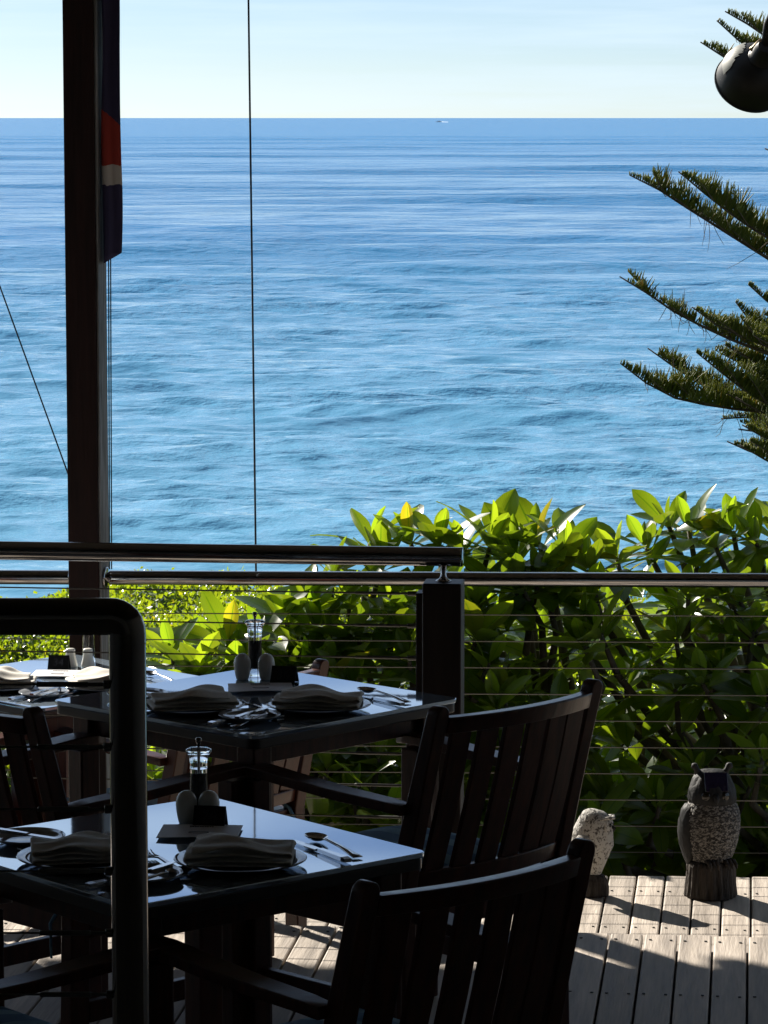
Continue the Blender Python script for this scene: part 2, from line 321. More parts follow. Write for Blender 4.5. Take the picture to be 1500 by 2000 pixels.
# ================================================================== SETTING
# ---- sea: one sheet to the horizon, real swell, finer chop as relief
SEA = -11.9
def build_sea():
    ang = np.concatenate([np.linspace(-80, -9, 50)[:-1], np.linspace(-9, 9, 300), np.linspace(9, 80, 50)[1:]])
    ang = np.radians(ang)
    d = [40.0]
    while d[-1] < 85: d.append(d[-1] * 1.006)
    while d[-1] < 300: d.append(d[-1] * 1.0021)
    while d[-1] < 2600: d.append(d[-1] * 1.0036)
    while d[-1] < 60000: d.append(d[-1] * 1.03)
    d = np.array(d)
    D, A = np.meshgrid(d, ang, indexing='ij')
    X = D * np.sin(A); Y = D * np.cos(A); Z = np.zeros_like(X)
    rs = np.random.RandomState(5)
    dl = np.gradient(d)[:, None]; da = np.gradient(ang)[None, :] * D
    step = np.maximum(dl, da)
    def wave(lam, amp, th, ph, sharp=1.0):
        k = 2 * np.pi / lam
        fade = np.clip((lam / step - 3.0) / 4.0, 0, 1)
        wob = 0.9 * np.sin(X * k * 0.11 + ph * 3) + 0.7 * np.sin(Y * k * 0.07 + X * k * 0.05 + ph)
        s = np.sin(k * (X * np.sin(th) + Y * np.cos(th)) + ph + wob)
        return fade * amp * (np.exp(sharp * (s - 1)) * 2 - 1)
    env = 0.55 + 0.45 * np.sin(Y * 0.021 + 1.0 + 0.6 * np.sin(X * 0.03))
    for lam, amp, th in ((58, .60, .04), (43, .42, -.07), (31, .28, .10)):
        Z += env * wave(lam, amp, th, rs.rand() * 6.28, 1.9)
    for y0, x0, wx, wy, A in ((247, -6, 17, 4.2, .85), (160, 6.5, 9, 2.6, .42), (216, 14, 8, 3.2, .45), (186, -14, 9, 2.8, .30), (320, 22, 20, 5.0, .7), (430, -25, 30, 7.0, .9)):
        yy = Y - y0 - 2.2 * np.sin(X * .07 + y0) - 0.8 * np.sin(X * .21 + y0)
        Z += A * np.exp(-(yy / wy) ** 2 * np.where(yy < 0, 1.6, .6)) * np.exp(-((X - x0) / wx) ** 4)      # single swells standing up over the sandbar
    for i in range(10):
        lam = 7 + 13 * rs.rand(); Z += wave(lam, lam * 0.0036, (rs.rand() - .5) * 1.2, rs.rand() * 6.28, 1.0)
    for i in range(12):
        lam = 2.2 + 3.5 * rs.rand(); Z += wave(lam, lam * 0.0085, (rs.rand() - .5) * 0.8, rs.rand() * 6.28, 0.9)
    for i in range(14):
        lam = 1.1 + 1.5 * rs.rand(); Z += wave(lam, lam * 0.0085, (rs.rand() - .5) * 1.1, rs.rand() * 6.28, 0.9)
    V = np.stack([X, Y, Z + SEA], -1).reshape(-1, 3).astype(np.float32)
    nr, nc = X.shape
    i = np.arange(nr - 1)[:, None] * nc + np.arange(nc - 1)[None, :]
    F = np.stack([i, i + 1, i + nc + 1, i + nc], -1).reshape(-1, 4)
    me = bpy.data.meshes.new('sea'); me.from_pydata(V, [], F.tolist()); me.update()
    me.polygons.foreach_set('use_smooth', np.ones(len(me.polygons), dtype=bool))
    m = bpy.data.materials.new('sea_water'); m.use_nodes = True; t = m.node_tree; b = t.nodes['Principled BSDF']; N = t.nodes.new
    b.inputs['Base Color'].default_value = (0.012, 0.130, 0.290, 1); b.inputs['Roughness'].default_value = 0.16; b.inputs['IOR'].default_value = 1.333
    c = N('ShaderNodeTexCoord')
    def noise(scale, stretch, detail, dist, strength, prev):
        mpn = N('ShaderNodeMapping'); mpn.inputs['Scale'].default_value = stretch; t.links.new(c.outputs['Object'], mpn.inputs[0])
        n = N('ShaderNodeTexNoise'); n.inputs['Scale'].default_value = scale; n.inputs['Detail'].default_value = detail; n.inputs['Roughness'].default_value = 0.55
        t.links.new(mpn.outputs[0], n.inputs['Vector'])
        bp = N('ShaderNodeBump'); bp.inputs['Strength'].default_value = strength; bp.inputs['Distance'].default_value = dist
        t.links.new(n.outputs['Fac'], bp.inputs['Height'])
        if scale > 0.3: t.links.new(gust.outputs[0], bp.inputs['Strength'])
        if prev: t.links.new(prev, bp.inputs['Normal'])
        return bp.outputs[0]
    gm = N('ShaderNodeMapping'); gm.inputs['Scale'].default_value = (0.5, 1.0, 1); t.links.new(c.outputs['Object'], gm.inputs[0])
    gn = N('ShaderNodeTexNoise'); gn.inputs['Scale'].default_value = 0.055; gn.inputs['Detail'].default_value = 4; t.links.new(gm.outputs[0], gn.inputs['Vector'])
    gust = N('ShaderNodeMapRange'); gust.inputs['From Min'].default_value = 0.36; gust.inputs['From Max'].default_value = 0.64; gust.inputs['To Min'].default_value = 0.30; gust.inputs['To Max'].default_value = 1.0
    t.links.new(gn.outputs['Fac'], gust.inputs['Value'])        # gusts roughen the water in patches
    n1 = noise(0.14, (0.75, 1.0, 1), 3, 1.2, 0.9, None)
    n2 = noise(0.75, (0.80, 1.0, 1), 5, 0.42, 1.0, n1)
    n3 = noise(2.1, (0.85, 1.0, 1), 3, 0.10, 1.0, n2)
    t.links.new(n3, b.inputs['Normal'])
    ln = N('ShaderNodeVectorMath'); ln.operation = 'LENGTH'; t.links.new(c.outputs['Object'], ln.inputs[0])
    mr = N('ShaderNodeMapRange'); mr.inputs['From Min'].default_value = 150; mr.inputs['From Max'].default_value = 2200; mr.inputs['To Min'].default_value = 0.06; mr.inputs['To Max'].default_value = 0.26
    sh = N('ShaderNodeMapRange'); sh.inputs['From Min'].default_value = 95; sh.inputs['From Max'].default_value = 420
    cr = N('ShaderNodeValToRGB'); cr.color_ramp.elements[0].color = (0.115, 0.325, 0.485, 1); cr.color_ramp.elements[1].color = (0.016, 0.175, 0.390, 1)
    t.links.new(ln.outputs['Value'], sh.inputs['Value']); t.links.new(sh.outputs[0], cr.inputs['Fac']); t.links.new(cr.outputs[0], b.inputs['Base Color'])   # paler near the shore: brighter sky reflection painted into the base colour
    t.links.new(ln.outputs['Value'], mr.inputs['Value']); t.links.new(mr.outputs[0], b.inputs['Roughness'])   # unresolved chop reads as a rougher surface
    me.materials.append(m)
    return tag(link('sea', me), kind='structure')
build_sea()

# ---- garden ground falling to the shore
def build_ground():
    mb = MB(); xs = np.linspace(-60, 60, 61); ys = np.concatenate([np.linspace(-8, 20, 29), np.linspace(22, 75, 40)])
    for y in ys:
        for x in xs:
            z = -1.25 if y < 18 else -1.25 - (y - 18) * 0.36
            mb.v.append((x, y, z + 0.12 * math.sin(x * .9 + y) * math.sin(y * .7)))
    n = len(xs)
    mb.f = [(j * n + i, j * n + i + 1, (j + 1) * n + i + 1, (j + 1) * n + i) for j in range(len(ys) - 1) for i in range(n - 1)]
    tag(mb.build('ground', 'soil', smooth=True), kind='structure')
build_ground()

# ---- decks: boards run away from the lens, 6.2 degrees to its right
YAW = R(-6.2)
DO = Vector((0.52, 8.75, 0.0))
LOW = -0.27
rot2 = Matrix.Rotation(YAW, 3, 'Z')
PITCHB, BW = 0.0905, 0.0845
def deck(name, z, y0, yfar, y_screw, x0=-42, x1=36):
    body = MB().box((0, (y0 + (yfar if not callable(yfar) else 1.8)) / 2, -0.10), (7.2, abs((yfar if not callable(yfar) else 1.8) - y0) - 0.08, 0.12))
    root = body.build(name, 'deckunder', loc=(DO.x, DO.y, z), rot=(0, 0, YAW)); tag(root, kind='structure')
    sc = MB(); rr = random.Random(len(name))
    for i in range(x0, x1):
        x = i * PITCHB + 0.032 + (0.011 if z == LOW else 0)
        ye = yfar(x) if callable(yfar) else yfar
        L = ye - y0; b = MB().box((0, 0, 0), (BW, L, 0.022))
        dz = rr.uniform(-0.0012, 0.0012)
        b.build('board', 'deck', root, smooth=False, bevel=0.0045, segs=2, loc=(x, y0 + L / 2 + rr.uniform(-0.003, 0.003), -0.013 + dz), rot=(0, rr.uniform(-.004, .004), 0))
        for ys in y_screw:
            if ys < ye:
                for k in (-0.027, 0.027):
                    sc.lathe([(0.0042, -0.001), (0.0042, 0.0008), (0.0022, 0.0009)], 8, (x + k, ys + rr.uniform(-.003, .003), dz - 0.0015 + 0.0012))
    o = sc.build('screw_heads', 'screw', root); o['kind'] = 'stuff'
    return root
def far_edge(x):    # the outer edge follows the outer railing, not quite square to the boards
    return 1.93 + math.tan(R(4.3)) * (x - 0.75)
deck('main_deck', 0.0, -4.3, 0.0, [-0.07, -0.62, -1.15, -1.68])
deck('lower_deck', LOW, -0.12, far_edge, [0.18, 0.68, 1.18, 1.66])
fas = MB().box((0, -0.035, -0.16), (7.0, 0.03, 0.24)).build('step_riser', 'deckunder', loc=DO, rot=(0, 0, YAW)); tag(fas, kind='structure')

# ---- the raised terrace the viewer stands on, the roof above and unseen walls added to cut side light
tag(MB().box((0, 0.8, 0.42), (9.0, 7.6, 0.16)).build('upper_terrace', 'deck', bevel=0.01), kind='structure')
EAVE_Y, EAVE_Z = 12.45, 2.74
def build_roof():
    mb = MB(); x0, x1 = -6.5, 4.6
    pts = [(-4.5, 3.9), (EAVE_Y, EAVE_Z)]
    vs = []
    for x in (x0, x1):
        for y, z in pts: vs += [(x, y, z), (x, y, z + 0.12)]
    mb.add(vs, [(0, 2, 3, 1), (4, 5, 7, 6), (0, 4, 6, 2), (1, 3, 7, 5), (0, 1, 5, 4), (2, 6, 7, 3)])
    root = tag(mb.build('roof', 'ceiling'), kind='structure')
    me = None
    for i in range(13):
        x = x0 + 0.4 + i * (x1 - x0 - .8) / 12
        r = MB().ribbon([((x, -4.4, 3.9 - 0.09), 0.04, 0.085, (1, 0, 0)), ((x, EAVE_Y - 0.15, EAVE_Z - 0.075), 0.04, 0.085, (1, 0, 0))])
        r.build('rafter', 'ceiling', root)
    MB().box((-0.95, 10.8, 2.92 - 0.16), (11.0, 0.08, 0.14)).build('beam', 'ceiling', root)
build_roof()
def wall(name, c, s):
    return tag(MB().box(c, s).build(name, 'wall', bevel=0.01), kind='structure')
wall('added_back_wall', (-0.9, -4.6, 1.9), (11.2, 0.16, 4.4))  # walls out of view, added to darken the seating and bounce soft fill
wall('added_side_wall', (3.0, 2.0, 1.9), (0.16, 13.0, 4.4))
wall('added_side_wall', (-3.6, 2.0, 1.9), (0.16, 13.0, 4.4))

# ================================================================== POST, RAILINGS
def post_and_flag():
    b = G(170, 1790, LOW); base = P(172, 1128, 10.86); base.z = LOW
    t = thing('wooden_post', 'tall reddish timber roof post with grey weathered side, in line with outer railing', 'post', base, R(-13))
    MB().box((0, 0, 1.62), (0.100, 0.100, 3.24)).build('shaft', 'postwood', t, bevel=0.003)
    MB().box((0.054, 0.002, 1.62), (0.006, 0.088, 3.24)).build('painted_side_board', 'greypaint', t, bevel=0.001)
    for s in (-1, 1):
        MB().lathe([(0.034, 0), (0.034, 0.006), (0.03, 0.008)], 20).build('rail_flange', 'steel', t, smooth=True, loc=(s * (0.0503 + (0.007 if s > 0 else 0)), 0, 0.943), rot=(0, s * R(90), R(17) if False else 0))
    return base
PB = post_and_flag()

def steel_tube(name, a, b, r, parent, m='steel', n=20):
    a, b = Vector(a), Vector(b); o = MB().tube([a, b], r, n).build(name, m, parent, smooth=True); return autosmooth(o, 50)

# outer railing (beyond the lower deck)
OR_S = -math.tan(R(1.9))
def outer(x, z, off=0.0): return Vector((x, 10.79 + OR_S * x + off, z))
def outer_railing():
    t = thing('outer_cable_railing', 'long polished tube railing with thin cables along the outer deck edge', 'railing', outer(0, LOW))
    L = lambda v: v - Vector(t.location)
    zt = 0.663
    steel_tube('top_tube', L(outer(PB.x + 0.052, zt)), L(outer(3.3, zt)), 0.0235, t)
    steel_tube('top_tube', L(outer(-3.6, zt)), L(outer(PB.x - 0.05, zt)), 0.0235, t)
    for k in range(10):
        z = 0.547 - 0.0862 * k
        steel_tube('cable', L(outer(-3.6, z)), L(outer(3.3, z)), 0.0021, t, 'cable', 6)
    for x in (-3.5, 2.6):
        MB().box(L(outer(x, 0.19)), (0.09, 0.09, 0.92)).build('post', 'blackpost', t, bevel=0.004)
outer_railing()

# inner railing (edge of the main deck), ends at the dark post
def inner_railing():
    e = Vector((math.cos(YAW), math.sin(YAW), 0))           # along the deck edge
    p0 = P(866, 1250, 9.0); p0.z = 0
    t = thing('inner_cable_railing', 'short-ended polished handrail on dark square timber post beside the step', 'railing', p0, YAW)
    H = 0.915
    MB().box((0, 0, (H - 0.27) / 2), (0.104, 0.104, H + 0.27)).build('post', 'blackpost', t, bevel=0.004)
    MB().box((-0.062, 0.012, (H - 0.03 - 0.27) / 2), (0.019, 0.07, H - 0.03 + 0.27)).build('post_batten', 'blackpost', t, bevel=0.002)
    tube = MB().tube([(-4.6, 0, 0.981), (0.046, 0, 0.981)], 0.0255, 24).build('handrail', 'steel', t, smooth=True); autosmooth(tube, 50)
    MB().lathe([(0.0262, 0), (0.0262, 0.004), (0.018, 0.006)], 24).build('end_cap', 'steel', t, smooth=False, loc=(0.047, 0, 0.981), rot=(0, R(90), 0))
    br = MB().lathe([(0.021, 0), (0.021, 0.0025), (0.0125, 0.007), (0.0085, 0.013), (0.0075, 0.02), (0.0075, 0.048)], 20).build('rail_bracket', 'steel', t, smooth=True, loc=(0.0, 0, H))
    MB().box((-3.9, 0, (H - 0.27) / 2), (0.104, 0.104, H + 0.27)).build('post', 'blackpost', t, bevel=0.004)
    for k in range(9):
        z = 0.879 - 0.0868 * k
        steel_tube('cable', (-3.85, 0.012, z), (-0.20, 0.012, z), 0.0022, t, 'cable', 6)
        o = MB().tube([(-0.30, .012, z), (-0.24, .012, z), (-0.235, .012, z), (-0.12, .012, z), (-0.115, .012, z), (-0.098, .012, z), (-0.097, .012, z), (-0.071, .012, z)],
                      [.0028, .0028, .0042, .0042, .003, .003, .0065, .0065], 8).build('tensioner', 'cable', t, smooth=False)
inner_railing()

# near railing in front of the lens, black round tube with a bent corner
def near_railing():
    Z0 = 4.593
    c = P(248.5, 1204, Z0)
    t = thing('near_tube_railing', 'thick dark glossy tube frame railing in the near foreground, rounded corner and cables', 'railing', (c.x, c.y, 0.5))
    z = c.z - 0.5; r = 0.0254
    pts = [(-3.0, 0, z), (-0.022, 0, z)] + [(-0.022 + 0.022 * math.sin(a), 0, z - 0.022 + 0.022 * math.cos(a)) for a in np.linspace(0.15, math.pi / 2, 7)] + [(0, 0, 0.0)]
    o = MB().tube(pts, r, 28).build('tube_frame', 'darksteel', t, smooth=True); autosmooth(o, 50)
    MB().lathe([(0.0258, 0), (0.0258, 0.0012)], 28).build('weld_collar', 'darksteel', t, loc=(0, 0, z - 0.037))
    MB().lathe([(0.045, 0), (0.045, 0.008), (0.03, 0.012)], 24).build('base_flange', 'darksteel', t, loc=(0, 0, 0))
    steel_tube('frame_leg', (-2.9, 0, 0), (-2.9, 0, z - 0.02), r, t, 'darksteel')
    for k in range(9):
        zc = z - 0.0935 - 0.0865 * k
        if zc < 0.05: break
        steel_tube('cable', (-2.87, 0, zc), (-0.11, 0, zc), 0.0017, t, 'cable', 6)
        MB().tube([(-0.125, 0, zc), (-0.124, 0, zc), (-0.055, 0, zc), (-0.054, 0, zc), (-0.034, 0, zc), (-0.033, 0, zc), (-0.022, 0, zc)],
                  [.0022, .0037, .0037, .0026, .0026, .0062, .0062], 10).build('tensioner', 'cable', t)
near_railing()

# ================================================================== FURNITURE
def rounded_square(s, r, n=5):
    pts = []
    for cx, cy, a0 in ((1, 1, 0), (-1, 1, 90), (-1, -1, 180), (1, -1, 270)):
        for k in range(n + 1):
            a = R(a0 + 90 * k / n); pts.append((cx * (s / 2 - r) + r * math.cos(a), cy * (s / 2 - r) + r * math.sin(a)))
    return pts
def slab(mb, pts, z0, z1):
    n = len(pts)
    mb.add([(x, y, z0) for x, y in pts] + [(x, y, z1) for x, y in pts], [tuple(range(n - 1, -1, -1)), tuple(range(n, 2 * n))] + [(i, (i + 1) % n, n + (i + 1) % n, n + i) for i in range(n)])
TH = 0.74
def make_table(label, loc, rz):
    t = thing('dining_table', label, 'table', loc, rz, 'square dining tables')
    mb = MB(); slab(mb, rounded_square(0.70, 0.022), TH - 0.010, TH)
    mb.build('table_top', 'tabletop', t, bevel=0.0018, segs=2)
    mb = MB(); slab(mb, rounded_square(0.694, 0.022), TH - 0.034, TH - 0.0105)
    mb.build('top_edge', 'tableedge', t, bevel=0.003)
    for sx in (-1, 1):
        for sy in (-1, 1):
            MB().box((sx * 0.285, sy * 0.285, (TH - 0.036) / 2), (0.058, 0.058, TH - 0.036)).build('leg', 'chairwood', t, bevel=0.004)
        MB().box((sx * 0.285, 0, TH - 0.060), (0.022, 0.51, 0.046)).build('apron', 'chairwood', t, bevel=0.002)
        MB().box((0, sx * 0.285, TH - 0.060), (0.51, 0.022, 0.046)).build('apron', 'chairwood', t, bevel=0.002)
    return t

def make_chair():
    """faces +Y, origin on the floor under the seat"""
    t = thing('slat_back_armchair', 'chair', 'chair')
    Wd = 0.2675
    def prof(z):      # how far back the rear post stands at height z
        return -0.226 - 0.010 * max(0, (0.42 - z) / 0.42) - 0.120 * max(0, (z - 0.42) / 0.45) ** 1.1
    for s in (-1, 1):
        # rear post: swept, rounded top
        mb = MB(); vs = []; x = s * 0.252; n = 9; zs = [0, .2, .42, .52, .62, .72, .80, .846]
        secs = [(z, prof(z), 0.027 - 0.010 * max(0, (z - .42) / .45), 0.0195) for z in zs]
        for z, y, hd, hw in secs:
            vs += [(x - hw, y - hd, z), (x + hw, y - hd, z), (x + hw, y + hd, z), (x - hw, y + hd, z)]
        k = len(secs); fs = [(i * 4 + j, i * 4 + (j + 1) % 4, i * 4 + 4 + (j + 1) % 4, i * 4 + 4 + j) for i in range(k - 1) for j in range(4)] + [(3, 2, 1, 0)]
        base = (k - 1) * 4; y = prof(.846); hd, hw = secs[-1][2], secs[-1][3]
        arc = [(math.cos(a), math.sin(a)) for a in np.linspace(0, math.pi, 9)]
        front = []; back = []
        for ca, sa in arc[1:-1]:
            vs.append((x + hw * ca, y - hd + 0.003 * 0 - .004 * sa, .846 + .022 * sa)); front.append(len(vs) - 1)
            vs.append((x + hw * ca, y + hd - .004 * sa, .846 + .022 * sa)); back.append(len(vs) - 1)
        fa = [base + 1] + front + [base]; ba = [base + 2] + back + [base + 3]
        fs += [(fa[i], ba[i], ba[i + 1], fa[i + 1]) for i in range(len(fa) - 1)] + [tuple(fa), tuple(reversed(ba))]
        mb.add(vs, fs); o = mb.build('back_post', 'chairwood', t, bevel=0.0035, segs=2); autosmooth(o, 22)
        # front leg, rises to the arm
        MB().box((s * Wd, 0.235, 0.315), (0.052, 0.058, 0.63)).build('front_leg', 'chairwood', t, bevel=0.004)
        # arm: gently curved plank with a rounded nose
        secs = []
        for y, z, hw in ((-0.262, .628, .021), (-0.20, .632, .025), (-0.05, .636, .029), (0.10, .645, .031), (0.20, .652, .032), (0.26, .652, .031), (0.285, .649, .024), (0.297, .645, .012)):
            secs.append(((s * (Wd + 0.004), y, z), hw, 0.0115, (1, 0, 0)))
        o = MB().ribbon(secs).build('armrest', 'chairwood', t, bevel=0.0028, segs=2); autosmooth(o, 22)
        MB().box((s * 0.262, 0.004, 0.375), (0.026, 0.42, 0.085)).build('seat_rail', 'chairwood', t, bevel=0.003)
        MB().box((s * 0.262, 0.002, 0.165), (0.024, 0.42, 0.048)).build('stretcher', 'chairwood', t, bevel=0.003)
    MB().box((0, 0.235, 0.375), (0.48, 0.026, 0.085)).build('seat_rail', 'chairwood', t, bevel=0.003)
    MB().box((0, -0.222, 0.375), (0.46, 0.026, 0.085)).build('seat_rail', 'chairwood', t, bevel=0.003)
    for k in range(6):
        MB().box((0, -0.195 + k * 0.078, 0.412), (0.50, 0.062, 0.014)).build('seat_slat', 'chairwood', t, bevel=0.002)
    # back rails bow backwards
    bow = lambda x: -0.040 * (1 - (x / 0.252) ** 2)
    def rail(z, hh, hd, name):
        mb = MB(); vs = []; xs = np.linspace(-0.234, 0.234, 13)
        for x in xs:
            y = prof(z) + bow(x)
            dy = prof(z + hh) - prof(z - hh)
            vs += [(x, y - hd - dy / 2, z - hh), (x, y + hd - dy / 2, z - hh), (x, y + hd + dy / 2, z + hh), (x, y - hd + dy / 2, z + hh)]
        k = len(xs); fs = [(i * 4 + j, i * 4 + (j + 1) % 4, i * 4 + 4 + (j + 1) % 4, i * 4 + 4 + j) for i in range(k - 1) for j in range(4)] + [(3, 2, 1, 0), tuple(4 * (k - 1) + j for j in range(4))]
        mb.add(vs, fs); o = mb.build(name, 'chairwood', t, bevel=0.004, segs=2); autosmooth(o, 22)
    rail(0.822, 0.019, 0.017, 'top_rail'); rail(0.462, 0.020, 0.013, 'lower_rail')
    for k in range(6):
        x = -0.187 + k * 0.0748; vs = []; zs = (0.478, 0.55, 0.63, 0.71, 0.806)
        for z in zs:
            y = prof(z) + bow(x) - 0.006 * math.sin((z - .478) / .328 * math.pi); hw = 0.0296
            sl = 0.08 * x / 0.252 * 2 * 0.5
            vs += [(x - hw, y - .0065 - hw * sl, z), (x + hw, y - .0065 + hw * sl, z), (x + hw, y + .0065 + hw * sl, z), (x - hw, y + .0065 - hw * sl, z)]
        kk = len(zs); fs = [(i * 4 + j, i * 4 + (j + 1) % 4, i * 4 + 4 + (j + 1) % 4, i * 4 + 4 + j) for i in range(kk - 1) for j in range(4)] + [(3, 2, 1, 0), tuple(4 * (kk - 1) + j for j in range(4))]
        mb = MB(); mb.add(vs, fs); o = mb.build('back_slat', 'chairwood', t, bevel=0.002, segs=1); autosmooth(o, 22)
    # cushion
    mb = MB(); n = 14
    def pad(u, v, top):
        x = (u - .5) * 0.47; y = -0.205 + v * 0.455
        e = min(1, 4.5 * min(u, 1 - u)) ** .5 * min(1, 4.5 * min(v, 1 - v)) ** .5
        return (x, y, 0.4195 + 0.024 + (0.026 * e if top else -0.0235 * min(1, e * 1.5)))
    for top in (1, 0):
        o = len(mb.v)
        for j in range(n + 1):
            for i in range(n + 1): mb.v.append(pad(i / n, j / n, top))
        for j in range(n):
            for i in range(n):
                q = (o + j * (n + 1) + i, o + j * (n + 1) + i + 1, o + (j + 1) * (n + 1) + i + 1, o + (j + 1) * (n + 1) + i)
                mb.f.append(q if top else q[::-1])
    o = mb.build('seat_cushion', 'cushion', t, smooth=True)
    b = bmesh.new(); b.from_mesh(o.data); bmesh.ops.remove_doubles(b, verts=b.verts[:], dist=0.0008); b.to_mesh(o.data); b.free()
    # cloth tie of the cushion at the rear corner
    for s in (-1, 1):
        MB().tube([(s * .21, -.205, .44), (s * .226, -.235, .42), (s * .222, -.275, .37), (s * .218, -.27, .29)], [.005, .006, .004, .003], 6).build('cushion_tie', 'cushion', t, smooth=True)
    return t

TABLES = [   # centre, rotation about the vertical, height of the floor, number, words that single it out
    ((-0.407, 6.41), R(40.0), 0.0, '28', 'nearest dining table'),
    ((-0.310, 8.08), R(46.5), 0.0, '36', 'middle dining table'),
    ((-0.975, 9.97), R(45.0), LOW, '34', 'sunlit far dining table'),
]
TLAB = ['square glossy table numbered 28, nearest the foreground railing',
        'square glossy table numbered 36, beside the dark railing post',
        'square glossy table numbered 34 in sunlight, on the lower deck by the tall timber post']
for (c, rz, z, num, wd), lab in zip(TABLES, TLAB): make_table(lab, (c[0], c[1], z), rz)

CH = make_chair()
CHAIRS = [   # x, y, floor, rotation, label
    (-0.062, 5.985, 0.0, R(40.8), 'nearest slat-back armchair, back turned, in front of table 28'),
    (0.056, 7.675, 0.0, R(45.0), 'dark slat-back armchair, back turned, at the table numbered 36 below the dark post'),
    (-0.700, 7.665, 0.0, R(-45.0), 'dark armchair on the shaded side of table 36, behind the foreground tube railing'),
    (-0.770, 6.000, 0.0, R(-49.0), 'armchair with blue cushion at the bottom corner, beside table 28'),
    (-0.600, 9.640, LOW, R(45.0), 'reddish armchair seen under table 36, drawn up to table 34'),
    (-1.390, 9.580, LOW, R(-45.0), 'sunlit orange-brown armchair on the lower deck at the far side of table 34'),
]
for i, (x, y, z, a, lab) in enumerate(CHAIRS):
    o = CH if i == 0 else copy_tree(CH)
    o.location = (x, y, z); o.rotation_euler = (0, 0, a); o['label'] = lab; o['group'] = 'slat-back armchairs at the tables'

# ================================================================== TABLE SETTINGS
def plate_mesh(r, m, name):
    p = [(r * .55, 0.0), (r * .62, 0.003), (r * .78, 0.0055), (r * .98, 0.0125), (r, 0.0138), (r * .985, 0.0152), (r * .80, 0.0092), (r * .68, 0.0062), (r * .3, 0.0056), (0.0008, 0.0055)]
    return MB().lathe(p, 56).mesh(name, m, smooth=True)
ME = {}
ME['plate'] = plate_mesh(0.126, 'plate', 'dinner_plate'); ME['sideplate'] = plate_mesh(0.074, 'sideplate', 'side_plate')
def napkin_mesh(seed, flip=False):
    rr = random.Random(seed); mb = MB(); cl = []
    half = 0.098
    def arc(cx, z0, z1, sgn):
        r = (z1 - z0) / 2
        return [(cx + sgn * r * 1.25 * math.sin(a), (z0 + z1) / 2 - r * math.cos(a)) for a in np.linspace(0.3, math.pi - 0.3, 6)]
    zs = [0.003, 0.0115, 0.0205, 0.030]
    e = [half * rr.uniform(.93, 1.02) for _ in range(6)]
    def run(xa, xb, z): return [(xa + (xb - xa) * k / 12, z) for k in range(13)]
    cl += run(-e[0], e[1], zs[0]) + arc(e[1], zs[0], zs[1], 1) + run(e[1], -e[2], zs[1]) + arc(-e[2], zs[1], zs[2], -1) + run(-e[2], e[3], zs[2]) + arc(e[3], zs[2], zs[3], 1) + run(e[3], -e[4] * .9, zs[3])
    n = 16; wd = 0.132
    ph = [rr.uniform(0, 6.28) for _ in range(6)]; hc = rr.uniform(-.025, .03); ha = rr.uniform(.3, .7); hs = rr.uniform(.03, .055)
    for (x, z) in cl:
        for j in range(n + 1):
            v = j / n - .5; f = z / 0.030
            y = v * wd * (1 - 0.05 * f + 0.03 * math.sin(x * 30 + ph[0])) + 0.006 * math.sin(x * 22 + ph[1]) * f
            hump = ha * math.exp(-((x + hc + v * .05) / hs) ** 2) - 0.12 * math.exp(-((x - 0.06) / 0.03) ** 2)
            zz = z * (1 + hump * f) + f * (0.0022 * math.sin(x * 55 + v * 8 + ph[2]) + 0.002 * math.sin(v * 13 + ph[3] + x * 20)) - 0.005 * f * (2 * abs(v)) ** 3
            mb.v.append((-x if flip else x, y, zz + 0.0016))
    m = len(cl)
    mb.f = [(i * (n + 1) + j, i * (n + 1) + j + 1, (i + 1) * (n + 1) + j + 1, (i + 1) * (n + 1) + j) for i in range(m - 1) for j in range(n)]
    return mb.mesh('napkin', 'linen', smooth=True)
def place_napkin(loc, rz, seed, label, flip=False):
    o = link('napkin', napkin_mesh(seed, flip), None, loc, (0, 0, rz)); tag(o, label, 'napkin', 'folded linen napkins')
    s = o.modifiers.new('thick', 'SOLIDIFY'); s.thickness = 0.0030; s.offset = 0
    s = o.modifiers.new('soft', 'SUBSURF'); s.levels = 1; s.render_levels = 1
def bar(secs):   # along +Y: y, z, half width, half thickness
    return [((0, y, z), hw, ht, (1, 0, 0)) for y, z, hw, ht in secs]
def fork_mesh():
    mb = MB().ribbon(bar([(-.10, .0035, .0095, .0012), (-.08, .0045, .0085, .0014), (-.03, .009, .0042, .0016), (.03, .011, .003, .0017), (.042, .0095, .006, .0013), (.055, .007, .0115, .0011), (.062, .006, .0118, .001)]))
    for k in range(4):
        x = -.0099 + k * .0066
        mb.tube([(x, .061, .006), (x, .08, .0055), (x, .095, .0085), (x, .103, .0115)], [.0019, .0017, .0014, .0007], 6)
    return mb.mesh('fork', 'cutlery', smooth=False)
def knife_mesh():
    mb = MB().ribbon(bar([(-.11, .006, .0072, .0036), (-.095, .0065, .0080, .0042), (-.03, .006, .0062, .0036), (.0, .0055, .0055, .0033), (.006, .005, .0072, .0012), (.05, .0045, .0086, .0009), (.09, .004, .0078, .0008), (.108, .0038, .005, .0007), (.112, .0037, .001, .0005)]))
    return mb.mesh('knife', 'cutlery')
